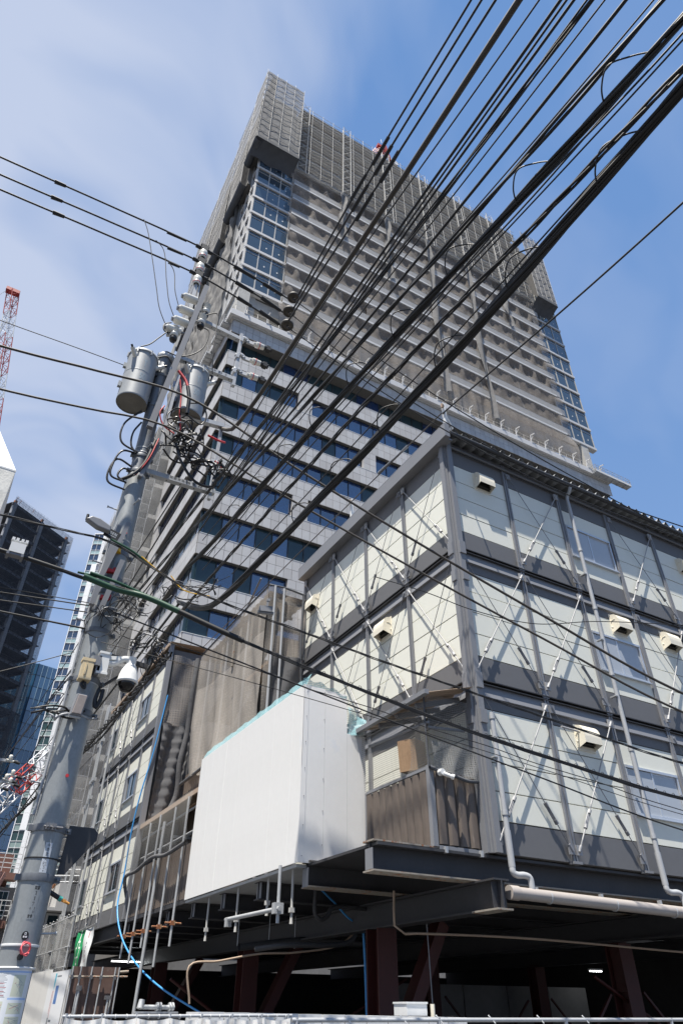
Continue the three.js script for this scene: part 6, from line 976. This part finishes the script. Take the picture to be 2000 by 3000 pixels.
// cranes
function lattice(a, b, w, n, cols, parent) {
  const A = V(...a), B = V(...b), d = B.clone().sub(A).normalize(), s = d.clone().cross(V(0, 1, 0.3)).normalize(), u = s.clone().cross(d), L = A.distanceTo(B);
  const at = (t, i, j) => A.clone().addScaledVector(d, t * L).addScaledVector(s, i * w / 2).addScaledVector(u, j * w / 2).toArray();
  for (let k = 0; k < n; k++) { const t0 = k / n, t1 = (k + 1) / n, g = [], r = w * 0.055;
    for (const [i, j] of [[-1, -1], [1, -1], [1, 1], [-1, 1]]) g.push(Cy(at(t0, i, j), at(t1, i, j), r, r, 5));
    for (const [i, j, p, q] of [[-1, -1, 1, -1], [1, -1, 1, 1], [1, 1, -1, 1], [-1, 1, -1, -1]]) { const mid = (t0 + t1) / 2; g.push(Cy(at(t0, i, j), at(mid, p, q), r * 0.6, r * 0.6, 4), Cy(at(mid, p, q), at(t1, i, j), r * 0.6, r * 0.6, 4), Cy(at(t0, i, j), at(t0, p, q), r * 0.5, r * 0.5, 4)); }
    obj('jib_section', g, cols(k), parent); }
}
{
  const t = thing('tower_crane', 'red and white luffing crane jib standing in the sky at the left edge', 'crane', [0, 0, 0]);
  lattice([-9.0, 69, -99.8], [-17.0, 112.4, -98.5], 1.55, 15, (k) => k > 12 ? M.cranered : k > 10 ? M.cranewhite : k > 7 ? M.cranered : k > 5 ? M.cranewhite : k > 3 ? M.cranered : M.cranewhite, t);
  obj('head', [Bx(2.4, 0.8, 1.2, -17.1, 112.6, -98.5), Cy([-18.2, 112.9, -98.4], [-15.9, 112.6, -98.6], 0.2)], M.cranered, t);
  obj('hoist_rope', [Cy([-15.95, 112.3, -98.6], [-15.95, 78.5, -98.6], 0.035, 0.035, 4), Cy([-16.3, 112.3, -98.6], [-16.15, 78.5, -98.6], 0.035, 0.035, 4), Cy([-18, 112.5, -98.4], [-24, 96, -98], 0.03, 0.03, 4)], M.rod, t);
  obj('hook_block', [Bx(0.9, 1.3, 0.5, -16.05, 77.9, -98.6), Bx(0.5, 0.8, 0.3, -16.05, 79, -98.6)], M.cranered, t);
  const t2 = thing('tower_crane', 'red and white lattice jib low at the left, in front of the white tower', 'crane', [0, 0, 0]);
  lattice([1.5, 17.5, -119.7], [18.0, 40.5, -118.8], 2.3, 14, (k) => k > 11 ? M.cranered : k > 8 ? M.cranewhite : k > 6 ? M.cranered : M.cranewhite, t2);
  const t3 = thing('tower_crane', 'small red crane head peeking over the scaffold top of the tower', 'crane', [0, 0, 0]);
  lattice([37.2, 139, -55], [41.0, 151.0, -55], 2.2, 5, () => M.cranered, t3);
  obj('head', [Bar([40.2, 150, -55], [42.6, 153.4, -55], 0.7, 0.7), Bar([42.8, 148.5, -54.5], [41.6, 154.6, -54.5], 0.5, 0.5), Bar([43.4, 146.5, -54.6], [42.2, 153, -54.6], 0.35, 0.35), Bx(1.2, 0.9, 0.8, 40.4, 152.6, -54.7)], M.cranered, t3);
  obj('sheave', [Cy([43.9, 147.6, -54.3], [43.9, 147.6, -53.9], 0.7, 0.7, 18), Bar([42.2, 149.5, -54.4], [43.6, 148, -54.4], 0.3, 0.3), Cy([41, 154.8, -54.6], [40.8, 156.2, -54.6], 0.06)], M.cranewhite, t3);
}
{ // brown flats and the ledge beside the lane
  const t = thing('brown_apartment_block', 'red brown apartment block with white balcony rails behind the foot of the pole', 'building', [0, 0, 0]);
  const br = mat([0.17, 0.085, 0.065], 0.8, 0, { amp: 0.2, size: 1.5 });
  obj('wall', [BB(-4, 5.1, 0, 9.1, -56, -48.6)], br, t); obj('wall', [BB(-4, 5.6, 0, 7.3, -48.6, -48.0)], M.concdark, t);
  for (const y of [3.0, 5.6, 8.0]) { obj('balcony', [BB(-1, 5.5, y - 0.35, y, -48.6, -47.6)], br, t); obj('balcony_rail', [...[0.25, 0.5, 0.75, 1].map((d) => BB(-1, 5.5, y + d - 0.02, y + d + 0.02, -47.64, -47.6)), ...Array.from({ length: 14 }, (_, i) => BB(-1 + i * 0.5, -0.97 + i * 0.5, y, y + 1, -47.64, -47.6))], M.whitepaint, t); }
  for (const [x, y] of [[4.1, 5.7], [5.0, 5.7], [4.0, 3.1], [4.9, 3.1], [4.2, 1.2]]) { const w = obj('window', [BB(x - 0.3, x + 0.3, y, y + 1.4, -47.98, -47.94)], M.whitepaint, t); obj('pane', [BB(x - 0.26, x - 0.01, y + 0.04, y + 1.36, -47.94, -47.93), BB(x + 0.01, x + 0.26, y + 0.04, y + 1.36, -47.94, -47.93)], M.winteal, w); }
  obj('sloping_rail', [Bar([4.6, 7.9, -47.2], [3.6, 4.6, -46.6], 0.12, 0.5), Bar([4.7, 7.95, -47.1], [3.7, 4.65, -46.5], 0.05, 0.08)], mat([0.28, 0.16, 0.14], 0.6), t);
  const c = thing('concrete_balcony', 'raw concrete balcony with site rubble left of the office wing', 'balcony', [0, 0, 0]);
  obj('parapet', [BB(7.2, 10, 5.95, 7.1, -46, -43)], M.concrete, c); obj('slab', [BB(5.6, 10, 5.8, 5.95, -52, -43), BB(5.9, 10, 6.9, 7.0, -52, -46)], M.concrete, c); obj('support', [BB(6.6, 10, 0, 5.8, -52, -44)], M.concdark, c);
  const w = obj('window', [BB(7.0, 8.3, 4.2, 5.75, -43.96, -43.9)], M.whitepaint, c); obj('pane', [BB(7.1, 7.6, 4.3, 5.65, -43.9, -43.88), BB(7.7, 8.2, 4.3, 5.65, -43.9, -43.88)], M.winteal, w);
  obj('rail', [7.3, 7.6, 7.9].map((y) => Cy([6.0, y, -45], [9, y, -43.2], 0.03)).concat([6, 6.8, 7.6, 8.4].map((x) => Cy([x, 7, -45 + (x - 6) * 0.6], [x, 8, -45 + (x - 6) * 0.6], 0.03))), M.galv, c);
  obj('formwork', [Bar([5.6, 6.6, -47], [7.2, 7.2, -44.5], 0.1, 0.3), Bar([5.7, 6.2, -47], [7.0, 6.5, -45], 0.1, 0.2)], M.rust, c);
}
{ // a further pole whose crossarm reaches into the picture
  const t = thing('utility_pole', 'far utility pole at the left edge, only its insulators in view', 'utility pole', [0.85, 0, -25]);
  obj('shaft', [Cy([0, 0, 0], [0, 9.2, 0], 0.16, 0.11, 16)], M.concrete, t);
  obj('crossarm', [Bar([-0.6, 8.15, 0.1], [1.1, 8.15, 0.1], 0.08, 0.08), Bar([-0.6, 7.5, 0.1], [1.0, 7.5, 0.1], 0.07, 0.07)], M.galv, t);
  for (const [x, y] of [[0.9, 7.6], [1.05, 7.75], [0.85, 8.2], [1.05, 7.5], [0.75, 7.35]]) { obj('insulator', [La([[0, 0.14], [0.04, 0.13], [0.07, 0.09], [0.05, 0.06], [0.07, 0.02], [0.04, -0.02], [0, -0.03]], 14).translate(x, y, 0.15), Cy([x - 0.12, y - 0.03, 0.15], [x + 0.16, y - 0.07, 0.15], 0.03)], M.porcelain, t); obj('boot', [Cy([x + 0.12, y - 0.06, 0.15], [x + 0.32, y - 0.1, 0.15], 0.045)], M.black, t); }
  obj('street_arm', [Cy([0.6, 7.2, 0.1], [2.0, 8.1, 0.1], 0.012), mv(new THREE.TorusGeometry(0.06, 0.018, 6, 14), 2.05, 8.15, 0.1, 0, 1.2)], M.galv, t);
}
// the site boundary along the lane
{
  const t = thing('mesh_fence', 'tall grey dust net fence on pipes above the white site hoarding', 'fence', [0, 0, 0]);
  obj('net', [Sh((u, v) => [4.66 + 0.07 * Math.sin(u * 21 + v * 2), lerp(3.95, 2.35, v) + 0.03 * Math.sin(u * 40), lerp(-24.3, -33, u)], 50, 8)], M.netgrey, t);
  obj('net', [Sh((u, v) => [4.74 + 0.05 * Math.sin(u * 15 + v * 2), lerp(3.9, 2.35, v), lerp(-24.3, -33, u)], 30, 6)], M.netgrey, t);
  obj('pipe', Array.from({ length: 8 }, (_, i) => Cy([4.72, 0.1, -24.4 - i * 1.2], [4.72, 3.98, -24.4 - i * 1.2], 0.026)).concat([3.9, 3.1, 2.6].map((y) => Cy([4.72, y, -24.3], [4.72, y, -33], 0.024))), M.galv, t);
  obj('tie', Array.from({ length: 14 }, (_, i) => Bar([4.66, 3.95, -24.4 - i * 0.6], [4.64, 3.97, -24.43 - i * 0.6], 0.015, 0.015)), M.whitepaint, t);
  const h = thing('site_hoarding', 'white site hoarding with a blue and red printed column plan at its near end', 'hoarding', [0, 0, 0]);
  for (let i = 0; i < 8; i++) obj('sheet_panel', [BB(4.5 + rr(-.004, .004), 4.53, 0.1, i < 2 ? 2.47 : 2.55, -22.35 - i * 1.3 - 1.29, -22.35 - i * 1.3)], M.white, h);
  const g = new THREE.PlaneGeometry(2.5, 2.2); g.rotateY(-Math.PI / 2); g.translate(4.485, 1.35, -23.65);
  raw('printed_plan', g, printMat(printTex(512, 512, (q) => { q.fillStyle = '#e9ebee'; q.fillRect(0, 0, 512, 512); q.fillStyle = '#35b6d0'; q.beginPath(); q.moveTo(160, 6); q.lineTo(196, 6); q.lineTo(196, 60); q.lineTo(178, 96); q.lineTo(160, 60); q.fill(); q.fillStyle = '#4c78b8'; q.fillRect(236, 74, 78, 96); q.fillStyle = '#9fb6da'; q.fillRect(254, 90, 6, 60); q.fillRect(286, 90, 6, 60); q.strokeStyle = '#c2453f'; q.lineWidth = 7; q.beginPath(); q.moveTo(160, 100); q.lineTo(160, 220); q.moveTo(192, 100); q.lineTo(192, 240); q.stroke(); q.strokeStyle = '#23262c'; q.lineWidth = 4; q.beginPath(); q.moveTo(174, 96); q.lineTo(174, 260); q.stroke(); q.fillStyle = '#8c9095'; q.fillRect(158, 240, 36, 60); q.fillStyle = '#777c83'; q.fillRect(216, 20, 120, 8); q.fillRect(206, 250, 70, 12); q.fillStyle = '#b34a48'; q.fillRect(160, 388, 46, 40); q.fillStyle = '#40444a'; q.fillRect(160, 344, 120, 4); q.fillRect(214, 388, 14, 80); }), 0.4), h);
  const gp = thing('brown_site_gate', 'red brown steel plate hoarding braced by scaffold pipes behind the cloth guard', 'hoarding', [4.15, 0, -20.5]);
  for (let i = 0; i < 3; i++) obj('plate', [BB(0.01 + i * 0.385, 0.39 + i * 0.385, 0.1, 2.46, -0.02, 0)], M.brownplate, gp);
  obj('rail', [Cy([-0.03, 2.24, 0.09], [1.38, 2.27, 0.09], 0.024), Cy([1.15, 2.36, 0.02], [1.4, 2.38, 0.06], 0.03)], M.flange, gp);
  obj('pipe', [0.02, 0.2, 0.48, 0.72, 1.06, 1.14].map((x, i) => Cy([x - (i === 1 ? 0.0 : 0), 0.1, 0.04 + (i % 2) * 0.06], [x + 0.01, 2.46, 0.04 + (i % 2) * 0.06], 0.02)).concat([Cy([0.22, 0.1, 0.22], [0.24, 1.98, 0.16], 0.03), Cy([0.98, 0.1, 0.22], [0.97, 1.82, 0.16], 0.03)]), M.galv, gp);
  obj('clamp', [Bx(0.12, 0.1, 0.1, 0.23, 2.02, 0.15), Bx(0.16, 0.08, 0.1, 0.97, 1.84, 0.15), ...[0.02, 0.2, 0.48, 0.72, 1.06].map((x) => Bx(0.07, 0.08, 0.07, x, 2.24, 0.1))], M.rod, gp);
  const b1 = thing('safety_banner', 'green banner with a white safety cross hung beside the downpipe', 'banner', [5.4, 0, -26.3]);
  const bg = Sh((u, v) => [0.03 * Math.sin(v * 7 + u * 3), lerp(3.66, 2.45, v), lerp(0.5, -0.5, u)], 10, 16); bg.setAttribute('uv', new THREE.Float32BufferAttribute(Array.from({ length: 17 }, (_, j) => Array.from({ length: 11 }, (_, i) => [1 - i / 10, 1 - j / 16]).flat()).flat(), 2));
  raw('cloth', bg, printMat(printTex(256, 256, (q) => { q.fillStyle = '#0d8d55'; q.fillRect(0, 0, 256, 256); q.fillStyle = '#eef2ee'; q.fillRect(96, 60, 64, 136); q.fillRect(60, 96, 136, 64); q.fillStyle = '#0d8d55'; q.fillRect(106, 70, 44, 116); q.fillRect(70, 106, 116, 44); q.fillStyle = '#eef2ee'; q.fillRect(110, 0, 20, 60); q.fillRect(118, 200, 22, 56); }), 0.8), b1);
  obj('tie', [Cy([0, 3.72, 0.55], [0, 3.68, -0.55], 0.012)], M.galv, b1);
  const b2 = thing('safety_banner', 'white banner with small red lettering right of the green cross banner', 'banner', [5.4, 0, -25.15]);
  const bg2 = bg.clone(); raw('cloth', bg2, printMat(printTex(256, 256, (q) => { q.fillStyle = '#dcdfe2'; q.fillRect(0, 0, 256, 256); q.fillStyle = '#a8383c'; q.fillRect(120, 20, 14, 36); q.fillRect(116, 150, 18, 14); q.fillRect(116, 172, 16, 20); q.fillStyle = '#60656c'; q.fillRect(112, 80, 20, 14); q.fillRect(112, 102, 20, 14); q.fillRect(112, 124, 18, 14); q.fillStyle = '#25282c'; for (let i = 0; i < 5; i++) q.fillRect(90 + i * 18, 212, 8, 26); }), 0.8), b2);
  obj('tie', [Cy([0, 3.72, 0.55], [0, 3.68, -0.55], 0.012)], M.galv, b2);
}
{ // cloth guard and barrier close to the camera, along the bottom edge
  const t = thing('cloth_guard', 'white cloth laced to a pipe barrier along the bottom edge', 'barrier', [0, 0, -7]);
  for (let i = 0; i < 7; i++) { const a = 1.45 + i * 0.29, b = a + 0.285, ph = rr(0, 9); obj('cloth', [Sh((u, v) => [lerp(a, b, u), lerp(1.545 - 0.018 * Math.sin(u * Math.PI) , 0.7, v), 0.02 + 0.02 * Math.sin(u * 14 + ph + v * 6) * Math.min(1, v * 6) + 0.01 * Math.sin(u * 33 - v * 21)], 18, 16)], M.cloth, t); }
  obj('pipe', [Cy([1.42, 1.555, 0], [3.5, 1.565, 0], 0.012), ...[1.45, 1.74, 2.03, 2.32, 2.61, 2.9, 3.19, 3.46].map((x) => Cy([x, 0.1, 0], [x, 1.575, 0], 0.013))], M.galv, t);
  obj('lace', Array.from({ length: 22 }, (_, i) => { const g = new THREE.TorusGeometry(0.016, 0.003, 4, 10); g.rotateY(Math.PI / 2 + rr(-0.4, 0.4)); g.translate(1.48 + i * 0.093, 1.555, 0.0); return g; }), M.whitepaint, t);
  const r = thing('pipe_barrier', 'bare pipe barrier with white ties running right from the cloth guard', 'barrier', [0, 0, -7]);
  obj('rail', [Cy([3.5, 1.53, 0], [10, 1.53, 0], 0.02), Cy([3.5, 1.0, 0], [10, 1.0, 0], 0.02), ...[3.55, 5.2, 7, 8.8].map((x) => Cy([x, 0.1, 0], [x, 1.55, 0], 0.02))], M.galv, r);
  obj('tie', [4.1, 4.75, 5.2, 5.9, 6.6, 7.3].map((x) => Bar([x - 0.03, 1.57, 0], [x + 0.04, 1.50, 0.02], 0.012, 0.01)), M.whitepaint, r);
  const k = thing('white_crate_stack', 'row of pale concrete blocks on the ground behind the barrier', 'blocks', [0, 0, -8.6], 0);
  for (let i = 0; i < 12; i++) { const bl = obj('block', [BB(3.1 + i * 0.3, 3.385 + i * 0.3, 0.1, 1.585 - 0.004 * i, -0.2, 0.2)], M.whitepaint, k); }
  k.name = 'block_wall';
  one('white_box', 'white box standing on the block row under the deck', 'box', [Bx(0.32, 0.13, 0.3, 6.24, 1.62, -9.0), Bx(0.34, 0.02, 0.32, 6.24, 1.69, -9.0)], M.whitepaint);
  one('marker_post', 'short cream post behind the barrier under the deck', 'post', [Cy([6.6, 0.1, -9.0], [6.6, 1.68, -9.0], 0.03, 0.03, 12)], M.hood);
  const v = thing('flanged_valve', 'grey flanged pipe joint lying at the top of the site fence', 'pipe', [4.1, 1.64, -14]);
  obj('pipe', [Cy([0, 0, 0], [0.6, -0.005, 0], 0.035, 0.035, 12), Cy([0.0, -0.02, 0], [0.02, 0.1, -0.02], 0.06, 0.05, 14), BB(-0.1, 0.65, -0.09, -0.06, -0.1, 0.1)], M.galv, v); for (const x of [0.28, 0.5]) obj('flange', [Cy([x, 0, 0], [x + 0.03, 0, 0], 0.07, 0.07, 16), Cy([x + 0.05, 0, 0], [x + 0.08, 0, 0], 0.07, 0.07, 16)], M.galv, v);
  one('valve_stand', 'dark stand carrying the flanged pipe joint behind the fence', 'stand', [BB(3.95, 4.8, 0.06, 1.5, -14.15, -13.85)], M.darksteel);
}
renderer.render(scene, camera);
